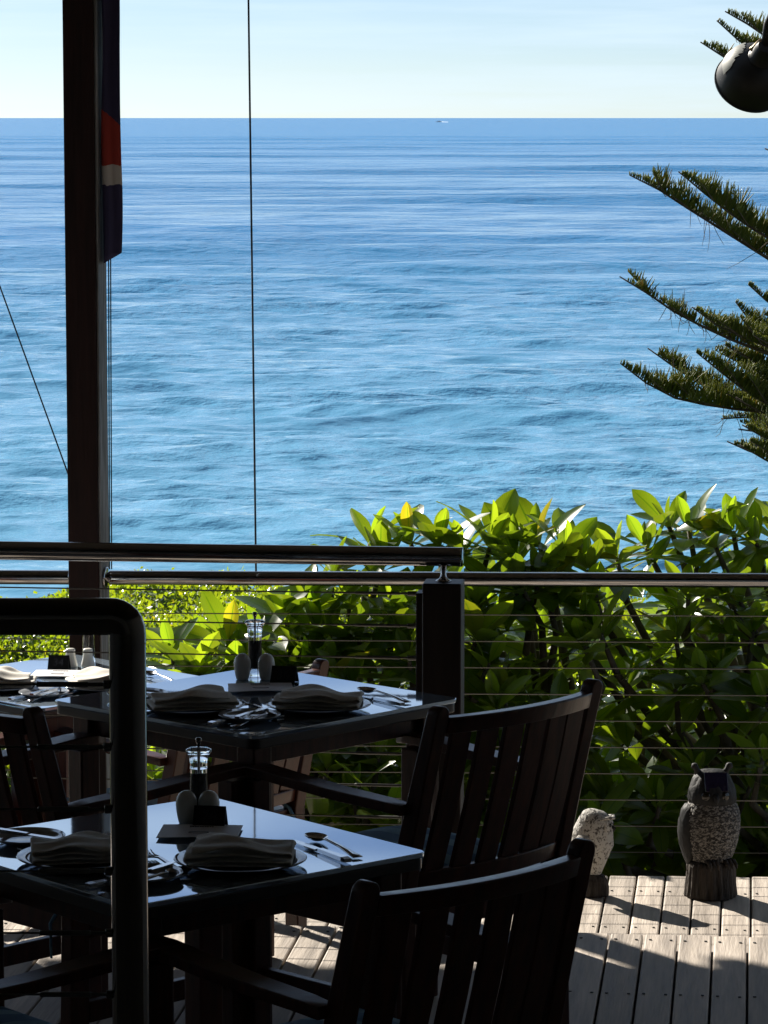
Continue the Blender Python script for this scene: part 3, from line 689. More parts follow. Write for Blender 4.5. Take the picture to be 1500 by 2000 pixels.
def spoon_mesh():
    mb = MB().ribbon(bar([(-.10, .0035, .0098, .0012), (-.08, .0048, .0085, .0014), (-.03, .0098, .0042, .0016), (.03, .0125, .003, .0017), (.045, .0105, .0042, .0015)]))
    n, k = 20, 6; o = len(mb.v)
    for lay in (0, 1):
        for i in range(k + 1):
            r = i / k
            for j in range(n):
                a = 2 * math.pi * j / n
                mb.v.append((0.0205 * r * math.cos(a), 0.075 + 0.032 * r * math.sin(a), 0.0012 + 0.0095 * r * r + lay * 0.0014))
        b0 = o + lay * (k + 1) * n
        for i in range(k):
            for j in range(n):
                q = (b0 + i * n + j, b0 + i * n + (j + 1) % n, b0 + (i + 1) * n + (j + 1) % n, b0 + (i + 1) * n + j); mb.f.append(q if lay == 1 else q[::-1])
    return mb.mesh('spoon', 'cutlery', smooth=True)
ME['fork'], ME['knife'], ME['spoon'] = fork_mesh(), knife_mesh(), spoon_mesh()
egg = [(0.0125, 0), (0.0155, 0.001), (0.0178, 0.010), (0.0200, 0.022), (0.0213, 0.034), (0.0212, 0.043), (0.0195, 0.051), (0.0160, 0.0575), (0.0110, 0.0622), (0.0055, 0.0646), (0.0006, 0.0653)]
bell = [(0.0205, 0), (0.0215, 0.002), (0.0205, 0.010), (0.0172, 0.022), (0.0150, 0.034), (0.0140, 0.044), (0.0146, 0.050), (0.0140, 0.0545), (0.0115, 0.0562), (0.0006, 0.0568)]
ME['egg'] = MB().lathe(egg, 32).mesh('shaker', 'ceramic', smooth=True); ME['bell'] = MB().lathe(bell, 32).mesh('shaker', 'ceramic', smooth=True)

def grinder(loc, label):
    t = thing('pepper_grinder', label, 'pepper mill', loc, rnd.uniform(0, 3), 'clear pepper grinders on the tables')
    o = MB().lathe([(0.0195, 0), (0.0205, 0.002), (0.0202, 0.012), (0.0192, 0.014), (0.0182, 0.05), (0.0172, 0.088), (0.0172, 0.101)], 28).build('body', 'glass', t); autosmooth(o, 30)
    MB().lathe([(0.0125, 0.020), (0.0128, 0.022), (0.0122, 0.088), (0.0115, 0.090), (0.0008, 0.091)], 20).build('peppercorns', 'pepper', t, smooth=True)
    o = MB().lathe([(0.0178, 0.1015), (0.0182, 0.103), (0.0176, 0.108), (0.0186, 0.118), (0.0205, 0.128), (0.0238, 0.1325), (0.0262, 0.1365), (0.0258, 0.1395), (0.0200, 0.1425), (0.0060, 0.1445)], 28).build('head', 'glass', t); autosmooth(o, 30)
    MB().lathe([(0.0022, 0.09), (0.0022, 0.1455)], 8).build('spindle', 'cutlery', t)
    MB().lathe([(0.0028, 0.1455), (0.0034, 0.150), (0.0060, 0.157), (0.0064, 0.160), (0.0052, 0.163), (0.0008, 0.164)], 16).build('knob', 'darksteel', t, smooth=True)
def tent(loc, rz, num, tb):
    t = thing('table_number', 'black tent sign reading %s on the %s' % (num, tb), 'number sign', loc, rz, 'black table number signs')
    h, wd, dp = 0.042, 0.064, 0.022
    for s in (-1, 1):
        mb = MB(); th = 0.0016
        mb.add([(-wd / 2, s * dp, 0), (wd / 2, s * dp, 0), (wd / 2, 0, h), (-wd / 2, 0, h), (-wd / 2, s * (dp - th), 0), (wd / 2, s * (dp - th), 0), (wd / 2, 0, h - 2 * th), (-wd / 2, 0, h - 2 * th)],
               [(0, 1, 2, 3), (7, 6, 5, 4), (0, 4, 5, 1), (1, 5, 6, 2), (2, 6, 7, 3), (3, 7, 4, 0)])
        mb.build('panel', 'blackplastic', t)
    me = text_mesh(num, 0.034, 0.0005); me.materials.clear(); me.materials.append(M['digits'])
    lean = math.atan2(h, dp)
    link('digits', me, t, (0, -dp / 2 - 0.0007, h / 2 - 0.0005), (lean, 0, 0))
def menu(loc, rz, label, sx=0.158, sy=0.125):
    t = thing('menu_card', label, 'menu', loc, rz, 'menu cards on the tables')
    mb = MB(); n = 10
    for lay in (0, 1):
        for i in range(n + 1):
            u = i / n - .5
            for v in (-.5, .5): mb.v.append((u * sx, v * sy, 0.004 + 0.0012 * lay + 0.0026 * (1 - 4 * u * u) * (0.35 + .65 * (v < 0))))
    for i in range(n):
        a = 2 * i; b = 2 * (n + 1) + 2 * i
        mb.f += [(a, a + 1, a + 3, a + 2), (b, b + 2, b + 3, b + 1), (a, a + 2, b + 2, b), (a + 1, b + 1, b + 3, a + 3)]
    mb.f += [(0, 2 * n + 2, 2 * n + 3, 1), (2 * n, 2 * n + 1, 4 * n + 3, 4 * n + 2)]
    mb.build('card', 'card', t, smooth=False)
    # looping script line and a small oval emblem, too fine to read
    zt = lambda x, y: 0.0056 + 0.0026 * (1 - 4 * (x / sx) ** 2) * (0.35 + .65 * (0.5 - y / sy))
    pts = []
    for k in range(90):
        s = k / 89; x = -0.024 + 0.048 * s + 0.0022 * math.sin(s * 62); y = 0.036 + 0.0055 * math.cos(s * 62) * (0.5 + .5 * math.sin(s * 17 + 1) ** 2); pts.append((x, y, zt(x, y) + 0.0006))
    MB().tube(pts, 0.00055, 4).build('script_line', 'ink', t)
    pts = [(0.02 * math.cos(a), -0.022 + 0.008 * math.sin(a), zt(0.02 * math.cos(a), -0.022 + 0.008 * math.sin(a)) + 0.0006) for a in np.linspace(0, 2 * math.pi, 28)]
    MB().tube(pts, 0.0006, 4, cap=False).build('emblem', 'ink', t)

def single(name, me, loc, rz, label, cat, group):
    o = link(name, me, None, loc, (0, 0, rz)); return tag(o, label, cat, group)
SIDE = {0: ('28', ['right', 'left']), 1: ('36', ['right', 'left']), 2: ('34', ['right', 'left'])}
for ti, (c, rz, fz, num, wd) in enumerate(TABLES):
    zt = fz + TH + 0.0005
    # side 0: edge towards the lower right of the picture; side 1: edge towards the lower left
    for si, ang in ((0, rz), (1, rz - math.pi / 2)):
        # diner frame: u to the diner's right, v towards the table's middle
        u = Vector((math.cos(ang), math.sin(ang), 0)); v = Vector((-math.sin(ang), math.cos(ang), 0))
        C = Vector((c[0], c[1], zt))
        at = lambda a, b, z=0.0: C + u * a + v * b + Vector((0, 0, z))
        seat = 'owl side' if si == 0 else 'tube railing side'
        tb = ('nearest table', 'middle table', 'far sunlit table')[ti]
        single('dinner_plate', ME['plate'], at(0, -0.212), 0, 'round grey dinner plate on the %s, %s' % (tb, seat), 'plate', 'dinner plates on the tables')
        na = ang + (R(-42) if si == 0 else R(52)) + R((0, 5, -9, 4, 11, -6)[ti * 2 + si])
        place_napkin(at(0.0, -0.21, 0.0068), na, 3 + ti * 2 + si, 'folded linen napkin on the dinner plate, %s, %s' % (tb, seat), flip=(si == 1))
        single('spoon', ME['spoon'], at(0.225, -0.215), ang + R(12 - 24 * (si == 0)), 'soup spoon beside the dinner plate, %s, %s' % (tb, seat), 'spoon', 'spoons on the tables')
        single('knife', ME['knife'], at(0.182, -0.225), ang + R(4 - 14 * (si == 0)), 'table knife beside the dinner plate, %s, %s' % (tb, seat), 'knife', 'table knives on the tables')
        single('side_plate', ME['sideplate'], at(-0.212, -0.195), 0, 'small side plate on the %s, %s' % (tb, seat), 'plate', 'side plates on the tables')
        bk = single('butter_knife', ME['knife'], at(-0.205, -0.20, 0.0135), ang + R(-70), 'butter knife lying across the side plate, %s, %s' % (tb, seat), 'knife', 'butter knives on the tables'); bk.scale = (.85, .78, .85)
        single('fork', ME['fork'], at(-0.115, -0.130, 0.0) if si == 0 else at(-0.150, -0.15), ang + R(-15 if si == 0 else -5), 'fork between the two plates, %s, %s' % (tb, seat), 'fork', 'forks on the tables')
    C = Vector((c[0], c[1], zt))
    shak = 'egg' if ti < 2 else 'bell'
    ox, oy = [(0.035, 0.235), (-0.015, 0.30), (0.065, 0.285)][ti]
    grinder(C + Vector((ox, oy + 0.035, 0)), 'clear acrylic pepper grinder with dark peppercorns on the %s' % tb)
    dx = (0.0225, 0.030, 0.0265)[ti]
    for k, s in enumerate((-1, 1)):
        single('shaker', ME[shak], C + Vector((ox + s * dx + (0.0 if ti < 2 else -0.022), oy - 0.012 - (0.03 if ti == 2 else 0), 0)), 0,
               '%s shaker on the %s, %s' % ('rounded cream' if ti < 2 else 'tapered white', tb, ('the one away from its number sign', 'the one beside its number sign')[k] if ti < 2 else ('behind its number sign', 'before the grinder')[k]), 'shaker', 'salt and pepper shakers')
    menu(C + Vector(((0.045, 0.115), (0.006, 0.135), (-0.005, 0.085))[ti]).to_3d(), R((-3, 4, -4)[ti]), 'pale printed menu card on the %s' % tb)
    tent(C + Vector(((0.062, 0.185), (0.062, 0.235), (-0.015, 0.205))[ti]).to_3d(), R((-8, -14, -6)[ti]), num, tb)

# ================================================================== OWLS
def ridged(seed, k=34, amp=0.05):
    rr = random.Random(seed); ph = [rr.uniform(0, 6.28) for _ in range(5)]
    return lambda a, z: 1 + amp * (0.5 * math.sin(k * a + ph[0] + 2 * math.sin(9 * z * 10 + ph[1])) + 0.5 * math.sin(k * .6 * a // 1 + ph[2])) + 0.03 * math.sin(3 * a + ph[3] + z * 9)
def big_owl():
    p = G(1388, 1749, LOW); t = thing('owl_decoy', 'large dark owl figure with feathered chest and solar panel forehead, on a bark stump', 'owl figure', p, R(24), 'plastic owl figures on the lower deck'); t.scale = (1, 1, 0.965)
    MB().rings([(0, .080, .078, 0, 0), (.006, .081, .079, 0, 0), (.03, .079, .077, 0, 0), (.07, .076, .074, 0, 0), (.10, .075, .073, 0, 0), (.113, .072, .070, 0, 0), (.118, .062, .06, 0, 0)], 88, ridged(4)).build('stump', 'stump', t, smooth=True)
    body = [(.098, .04, .04, 0, .005), (.115, .058, .056, 0, .003), (.145, .070, .066, 0, 0), (.18, .079, .074, 0, -.003), (.22, .085, .079, 0, -.005), (.255, .086, .080, 0, -.005), (.285, .082, .076, 0, -.003), (.31, .074, .069, 0, 0), (.33, .06, .056, 0, 0), (.34, .03, .03, 0, 0)]
    MB().rings(body, 48, lambda a, z: 1 + .012 * math.sin(19 * a + 60 * z)).build('body', 'chest', t, smooth=True)
    fe = MB(); rr = random.Random(12); zz = [b[0] for b in body]; rx = [b[1] for b in body]; ry = [b[2] for b in body]; cy = [b[4] for b in body]
    for row in range(17):
        z = .312 - row * .0112
        for k in range(19):
            a = R(-90) + R(-82 + 164 * (k + .5 * (row % 2)) / 18.5) + rr.uniform(-.03, .03)
            def sp(zv, off, aa): 
                return Vector(((np.interp(zv, zz, rx) + off) * math.cos(aa), np.interp(zv, zz, cy) + (np.interp(zv, zz, ry) + off) * math.sin(aa), zv))
            h_ = .0135 * rr.uniform(.8, 1.15); wa = .078 * rr.uniform(.8, 1.1)
            p = [sp(z, .0008, a - wa), sp(z, .0014, a), sp(z, .0008, a + wa), sp(z - h_ * .7, .0034, a + wa * .85), sp(z - h_, .0046, a), sp(z - h_ * .7, .0034, a - wa * .85)]
            fe.add(p, [(0, 1, 5), (1, 4, 5), (1, 3, 4), (1, 2, 3)])
    fe.build('chest_feathers', 'chest', t)['kind'] = 'stuff'
    head = [(.296, .058, .054, 0, -.002), (.304, .071, .067, 0, -.004), (.322, .0765, .072, 0, -.004), (.345, .0745, .069, 0, -.003), (.365, .068, .062, 0, 0), (.385, .060, .053, 0, .004), (.402, .050, .042, 0, .007), (.410, .038, .03, 0, .008), (.413, .01, .01, 0, .008)]
    h = MB().rings(head, 48, lambda a, z: 1 + .02 * math.sin(14 * a + 40 * z)).build('head', 'owldark', t, smooth=True, rot=(0, 0, R(-19)))
    MB().box((0.004, -.0490, .382), (.072, .008, .064), (R(-24), 0, 0)).build('solar_panel', 'solar', h, bevel=.0015)
    for k in (-1, 1): MB().box((0.004, -.0530 + .0045 * k, .3850 + .0105 * k), (.060, .0007, .0007), (R(-24), 0, 0)).build('cell_line', 'darksteel', h)
    for s in (-1, 1):
        MB().tube([(s * .040, .006, .398), (s * .047, .004, .412), (s * .055, .002, .426), (s * .056, .001, .434)], [.015, .0085, .0115, .007], 12).build('ear_tuft', 'owldark', h, smooth=True)
        MB().rings([(-.006, .013, .013, 0, 0), (-.002, .0165, .0165, 0, 0), (.003, .012, .012, 0, 0), (.0045, .003, .003, 0, 0)], 20).build('eye', 'eye', h, smooth=True, loc=(s * .031, -.0655, .338), rot=(R(90), 0, s * R(22)))
        # wing: flattened, pointed towards the stump
        wg = MB(); n = 12; st = [(.305, .012, .02), (.285, .022, .034), (.25, .028, .044), (.21, .028, .046), (.17, .022, .040), (.13, .014, .027), (.105, .004, .010)]
        wg.rings([(z, rx, ry, s * (.071 if z > .15 else .066), .012 + (.31 - z) * .08) for z, rx, ry in reversed(st)], 20, lambda a, z: 1 + .05 * math.sin(8 * a + 30 * z))
        wg.build('wing', 'owldark', t, smooth=True)
        for k in range(3):
            x = s * .028 + (k - 1) * .013
            MB().tube([(x, -.042, .124), (x * 1.05, -.064, .124), (x * 1.1, -.078, .113), (x * 1.12, -.0815, .100)], [.006, .0075, .006, .0015], 8).build('talon', 'stump', t, smooth=True)
    MB().tube([(0, -.068, .341), (0, -.084, .334), (0, -.086, .320), (0, -.081, .312)], [.010, .008, .005, .001], 10).build('beak', 'owldark', h, smooth=True)
big_owl()
def small_owl():
    p = G(1157, 1748, LOW); t = thing('owl_decoy', 'small pale speckled owl figure in profile behind the nearest chair', 'owl figure', p, R(72), 'plastic owl figures on the lower deck'); t.scale = (1.05, 1.14, 1.0)
    MB().rings([(0, .037, .038, 0, -.004), (.004, .039, .040, 0, -.004), (.03, .038, .039, 0, -.005), (.05, .034, .035, 0, -.005), (.064, .027, .028, 0, -.004), (.070, .016, .017, 0, -.003)], 56, ridged(9, 22, .04)).build('stump', 'stump', t, smooth=True)
    MB().rings([(.048, .012, .014, 0, -.002), (.07, .019, .021, 0, -.003), (.10, .029, .033, 0, -.002), (.13, .041, .046, 0, 0), (.16, .053, .059, 0, .002), (.19, .054, .059, 0, .003), (.215, .049, .053, 0, -.001), (.235, .044, .049, 0, -.006), (.252, .037, .042, 0, -.006), (.266, .025, .028, 0, -.001), (.273, .010, .011, 0, .004)], 44,
               lambda a, z: 1 + .018 * math.sin(15 * a + 70 * z)).build('body', 'snowy', t, smooth=True)
    # brow ridge and flat facial disc look along -Y
    MB().tube([(-.034, -.028, .247), (-.018, -.052, .252), (0, -.058, .249), (.018, -.052, .252), (.034, -.028, .247)], [.003, .0055, .005, .0055, .003], 10).build('brow', 'snowy', t, smooth=True)
    MB().rings([(-.010, .030, .028, 0, 0), (0, .034, .031, 0, 0), (.005, .028, .026, 0, 0), (.008, .012, .011, 0, 0)], 28).build('facial_disc', 'snowy', t, smooth=True, loc=(0, -.044, .222), rot=(R(90), 0, 0))
    for s in (-1, 1):
        MB().rings([(-.003, .007, .007, 0, 0), (.002, .006, .006, 0, 0), (.0035, .002, .002, 0, 0)], 14).build('eye', 'eye', t, smooth=True, loc=(s * .014, -.0525, .228), rot=(R(90), 0, 0))
        MB().rings([(z, rx, ry, s * .049, .014) for z, rx, ry in ((.085, .003, .006), (.11, .010, .02), (.145, .015, .031), (.175, .014, .031), (.198, .006, .016))], 18).build('wing', 'snowy', t, smooth=True)
    MB().tube([(0, -.050, .222), (0, -.061, .216), (0, -.058, .205)], [.006, .005, .001], 8).build('beak', 'owldark', t, smooth=True)
small_owl()

# ================================================================== FLAG, LINES, LAMP
def flag_mat():
    m = mat('flag_cloth', (0.02, 0.02, 0.05), 0.85); t = m.node_tree; b = t.nodes['Principled BSDF']; N = t.nodes.new
    c = N('ShaderNodeTexCoord'); s = N('ShaderNodeSeparateXYZ'); t.links.new(c.outputs['Object'], s.inputs[0])
    n = N('ShaderNodeTexNoise'); n.inputs['Scale'].default_value = 45; t.links.new(c.outputs['Object'], n.inputs['Vector'])
    a = N('ShaderNodeMath'); a.operation = 'MULTIPLY_ADD'; a.inputs[1].default_value = 0.022; t.links.new(n.outputs['Fac'], a.inputs[0]); t.links.new(s.outputs['Z'], a.inputs[2])
    sl = N('ShaderNodeMath'); sl.operation = 'MULTIPLY_ADD'; sl.inputs[1].default_value = 0.9; t.links.new(s.outputs['X'], sl.inputs[0]); t.links.new(a.outputs[0], sl.inputs[2])
    # upper border of the red slants, the lower stripes are level
    def below(val, z):
        k = N('ShaderNodeMath'); k.operation = 'LESS_THAN'; k.inputs[1].default_value = z; t.links.new(val, k.inputs[0]); return k.outputs[0]
    col = None
    def mixin(fac, colr, prev):
        x = N('ShaderNodeMix'); x.data_type = 'RGBA'; t.links.new(fac, x.inputs['Factor'])
        if isinstance(prev, tuple): x.inputs['A'].default_value = prev
        else: t.links.new(prev, x.inputs['A'])
        x.inputs['B'].default_value = colr; return x.outputs['Result']
    navy = (0.030, 0.026, 0.075, 1)
    col = mixin(below(sl.outputs[0], 0.455), (0.30, 0.028, 0.018, 1), navy)
    col = mixin(below(a.outputs[0], 0.305), (0.46, 0.43, 0.40, 1), col)
    col = mixin(below(a.outputs[0], 0.243), navy, col)
    t.links.new(col, b.inputs['Base Color'])
    return m
M['flag'] = flag_mat()
def flag():
    Zf = 10.72
    lo = P(221, 505, Zf)
    t = thing('flag', 'furled navy, red and white flag hanging beside the tall timber post', 'flag', lo)
    mb = MB(); nz_ = 60; H = 1.12
    prof = [(-.030, .015), (-.022, .030), (-.008, .026), (.004, .012), (.016, .004), (.028, -.010), (.029, -.018), (.018, -.014), (.004, -.008), (-.008, -.016), (-.018, -.026), (-.027, -.020), (-.031, -.006)]
    for k in range(nz_ + 1):
        z = H * k / nz_
        for i, (x, y) in enumerate(prof):
            wv = 1 + .10 * math.sin(z * 8 + i) * (1 - .4 * z); zz = z
            if k == 0: zz = 0.02 - (x + .03) * -.55 - .035
            mb.v.append((x * wv + .002 * math.sin(z * 11), y * (1 + .2 * math.sin(z * 6 + i * .8)), max(zz, 0.02 + (x - .03) * .6) if k < 4 else zz))
    n = len(prof)
    mb.f = [(k * n + i, k * n + (i + 1) % n, (k + 1) * n + (i + 1) % n, (k + 1) * n + i) for k in range(nz_) for i in range(n)]
    mb.f.append(tuple(range(n - 1, -1, -1)))
    mb.build('cloth', 'flag', t, smooth=True)
    for px in (210, 214):
        a = P(px, -140, Zf - 0.05); b = P(px + 4, 1112, Zf + 0.02)
        MB().tube([a - lo, b - lo], 0.0022, 6).build('halyard', 'rope', t)
flag()
def line(name, label, pts, r, m='wire'):
    o = Vector(pts[0]); ob = MB().tube([Vector(p) - o for p in pts], r, 6).build(name, m, loc=o); return tag(ob, label, 'wire')
line('blind_guide_wire', 'thin black vertical wire hanging between eave and outer rail', [P(484, -95, 10.95), P(492.5, 540, 10.9), P(500, 1116, 10.85)], 0.0034)
line('stay_wire', 'thin dark wire slanting down to the tall timber post', [P(-190, 30, 11.0), P(0, 560, 10.95), P(140, 945, 10.88)], 0.0026)

def lamp():
    c = P(1470, 149, 12.75)
    t = thing('floodlight', 'dark domed outdoor lamp with painted sunlit patch hanging from the roof corner', 'lamp', c); t.scale = (1.40, 1.40, 1.40)
    ax = Vector((-0.17, 0.80, -0.57)).normalized()       # the way the bowl opens
    q = ax.to_track_quat('Z', 'Y')
    prof = [(.012, -.088), (.03, -.085), (.05, -.076), (.068, -.060), (.081, -.040), (.089, -.015), (.093, .010), (.095, .024), (.0985, .026), (.0985, .031), (.094, .032), (.091, .026), (.088, .0), (.078, -.035), (.05, -.066), (.01, -.078)]
    o = MB().lathe(prof, 48).build('bowl', 'lamp', t, smooth=True); o.rotation_mode = 'QUATERNION'; o.rotation_quaternion = q; autosmooth(o, 50)
    # sunlit crescent painted pale on the bowl's upper shoulder: a thin ragged shell
    wv = MB(); n = 26; rr = random.Random(3); shoulder = [(.046, -.0785), (.058, -.071), (.0695, -.0605), (.078, -.048), (.0845, -.034), (.089, -.020)]
    inv = q.inverted(); up = inv @ Vector((-0.75, -0.25, 0.65)); a0 = math.atan2(up.y, up.x)
    for i in range(n + 1):
        a = a0 + R(-38 + 84 * i / n); cut = 0.5 + .5 * math.sin(math.pi * i / n); jag = rr.uniform(.8, 1.0)
        for j, (r, z) in enumerate(shoulder):
            f = j / 5; rj = r + .0012
            k = f * cut * jag
            idx = k * 5; lo_ = min(int(idx), 4); fr = idx - lo_
            r2 = shoulder[5 - lo_][0] * (1 - fr) + shoulder[4 - lo_][0] * fr; z2 = shoulder[5 - lo_][1] * (1 - fr) + shoulder[4 - lo_][1] * fr
            wv.v.append(((r2 + .0009) * math.cos(a), (r2 + .0009) * math.sin(a), z2 - .0009))
    wv.f = [(i * 6 + j, i * 6 + j + 1, (i + 1) * 6 + j + 1, (i + 1) * 6 + j) for i in range(n) for j in range(5)]
    p = wv.build('sunlit_patch', 'lampsunlit', t, smooth=True); p.rotation_mode = 'QUATERNION'; p.rotation_quaternion = q
    hub = MB().lathe([(.034, -.090), (.036, -.086), (.030, -.096), (.027, -.125), (.022, -.138), (.006, -.142)], 24).build('socket', 'lamp', t, smooth=True); hub.rotation_mode = 'QUATERNION'; hub.rotation_quaternion = q; autosmooth(hub, 40)
    MB().lathe([(.037, -.0862), (.039, -.0835), (.037, -.081)], 28).build('brass_ring', 'brass', t, smooth=True).rotation_mode = 'QUATERNION'
    t.children[-1].rotation_quaternion = q
    e = ax * -0.13
    MB().tube([e, e + Vector((.004, -.01, .06)), e + Vector((.03, 0, .12)), e + Vector((.045, -.04, .30))], [.013, .012, .011, .011], 12).build('arm', 'lamp', t, smooth=True)
    MB().tube([e + Vector((-.012, 0, .02)), e + Vector((-.03, .03, .0)), ax * -.088 + Vector((-.03, .0, .02))], [.006, .006, .005], 8).build('clamp', 'brass', t, smooth=True)
lamp()

# ================================================================== PLANTS
def leaf_proto(length, width, droop, fold, seed):
    """one broad leaf along +Y, upper side +Z; returns verts, faces, uvs"""
    rr = random.Random(seed); V, F, UV = [], [], []; n = 7; k = 4
    for i in range(n + 1):
        t = i / n
        wd = width * (0.06 if i == 0 else (math.sin(math.pi * min(1, t ** 1.12)) ** 0.72) * (0.80 + 0.22 * t))
        if i == n: wd = 0.0015
        wave = 0.05 * width * math.sin(t * 9 + seed)
        for j in range(k + 1):
            s = j / k * 2 - 1
            V.append((s * wd, t * length, -droop * t * t * length + fold * abs(s) ** 1.2 * wd + wave * s * abs(s))); UV.append((j / k, t))
    for i in range(n):
        for j in range(k): a = i * (k + 1) + j; F.append((a, a + 1, a + k + 2, a + k + 1))
    return np.array(V), F, UV
PROTO = [leaf_proto(0.225, 0.047, 0.14, 0.22, 1), leaf_proto(0.240, 0.051, 0.32, 0.14, 2), leaf_proto(0.190, 0.044, -0.06, 0.30, 3), leaf_proto(0.255, 0.050, 0.46, 0.12, 4), leaf_proto(0.140, 0.028, -0.02, 0.45, 5)]
PM = []
for V, F, UV in PROTO:
    mb = MB(); mb.v = [tuple(v) for v in V]; mb.f = F; mb.uv = UV
    me = mb.mesh('leaf', 'frangi'); me.polygons.foreach_set('use_smooth', [True] * len(me.polygons)); PM.append(me)

def leaf_frame(d, nrm):
    y = d.normalized(); z = (nrm - y * nrm.dot(y)).normalized(); x = y.cross(z)
    return Matrix((x, y, z)).transposed()
def rosette(p, axis, n, rr, scale=1.0):
    out = []; axis = axis.normalized(); e1 = axis.orthogonal().normalized(); e2 = axis.cross(e1); a0 = rr.uniform(0, 6.28)
    for i in range(n):
        f = (i + .5) / n; inc = R(14 + 88 * f ** 0.85 + rr.uniform(-11, 11)); a = a0 + i * 2.39996 + rr.uniform(-.25, .25)
        rad = e1 * math.cos(a) + e2 * math.sin(a)
        d = axis * math.cos(inc) + rad * math.sin(inc); nr = axis * math.sin(inc) - rad * math.cos(inc)
        nr += Vector((rr.uniform(-.25, .25), rr.uniform(-.25, .25), rr.uniform(-.25, .25)))
        k = 4 if f < .16 else rr.choice((0, 1, 2, 0, 1) if f < .6 else (0, 1, 3, 1))
        s = scale * rr.uniform(.78, 1.12)
        out.append((p - axis * 0.05 * f + d * 0.012, leaf_frame(d, nr), s, k))
    return out
def join_leaves(name, leaves, parent, m, org):
    nv = 40; Vs, Fs, UVs, T = [], [], [], []; off = 0; rr = random.Random(2)
    for p, mx3, s, k in leaves:
        V, F, UV = PROTO[k]; A = np.array(mx3) * s
        Vs.append(V @ A.T + np.array(p - org)); Fs += [tuple(i + off for i in f) for f in F]; UVs += UV; T += [rr.random()] * len(V); off += len(V)
    mb = MB(); mb.v = [tuple(v) for v in np.concatenate(Vs)]; mb.f = Fs; mb.uv = UVs; mb.tone = T
    me = mb.mesh(name, m); me.polygons.foreach_set('use_smooth', [True] * len(me.polygons))
    return link(name, me, parent)

TOP = [(650, 1118, 11.75), (722, 1062, 11.95), (745, 1105, 11.55), (800, 1052, 11.6), (858, 1062, 12.1), (905, 1072, 11.7), (958, 1062, 12.0), (1008, 1088, 11.6), (1052, 1062, 11.55), (1105, 1085, 12.0), (1150, 1112, 11.6), (1205, 1092, 11.9),
       (1262, 1070, 11.7), (1305, 1025, 11.6), (1345, 1035, 12.0), (1395, 1062, 11.6), (1432, 1038, 11.75), (1478, 1062, 12.1), (1520, 1050, 11.7), (1580, 1045, 12.0), (1640, 1065, 11.7), (1700, 1080, 12.1), (1790, 1090, 11.8),
       (560, 1215, 11.5), (515, 1250, 11.9), (600, 1180, 11.9), (480, 1300, 11.5), (455, 1325, 11.8), (560, 1310, 11.4), (620, 1240, 11.5), (680, 1180, 11.4), (700, 1250, 11.7), (640, 1320, 11.35),
       (300, 1520, 11.5), (330, 1600, 11.3), (400, 1420, 11.7), (440, 1500, 11.4), (640, 1500, 11.25), (690, 1560, 11.2), (740, 1480, 11.3), (760, 1600, 11.2), (620, 1610, 11.25), (700, 1440, 11.4)]
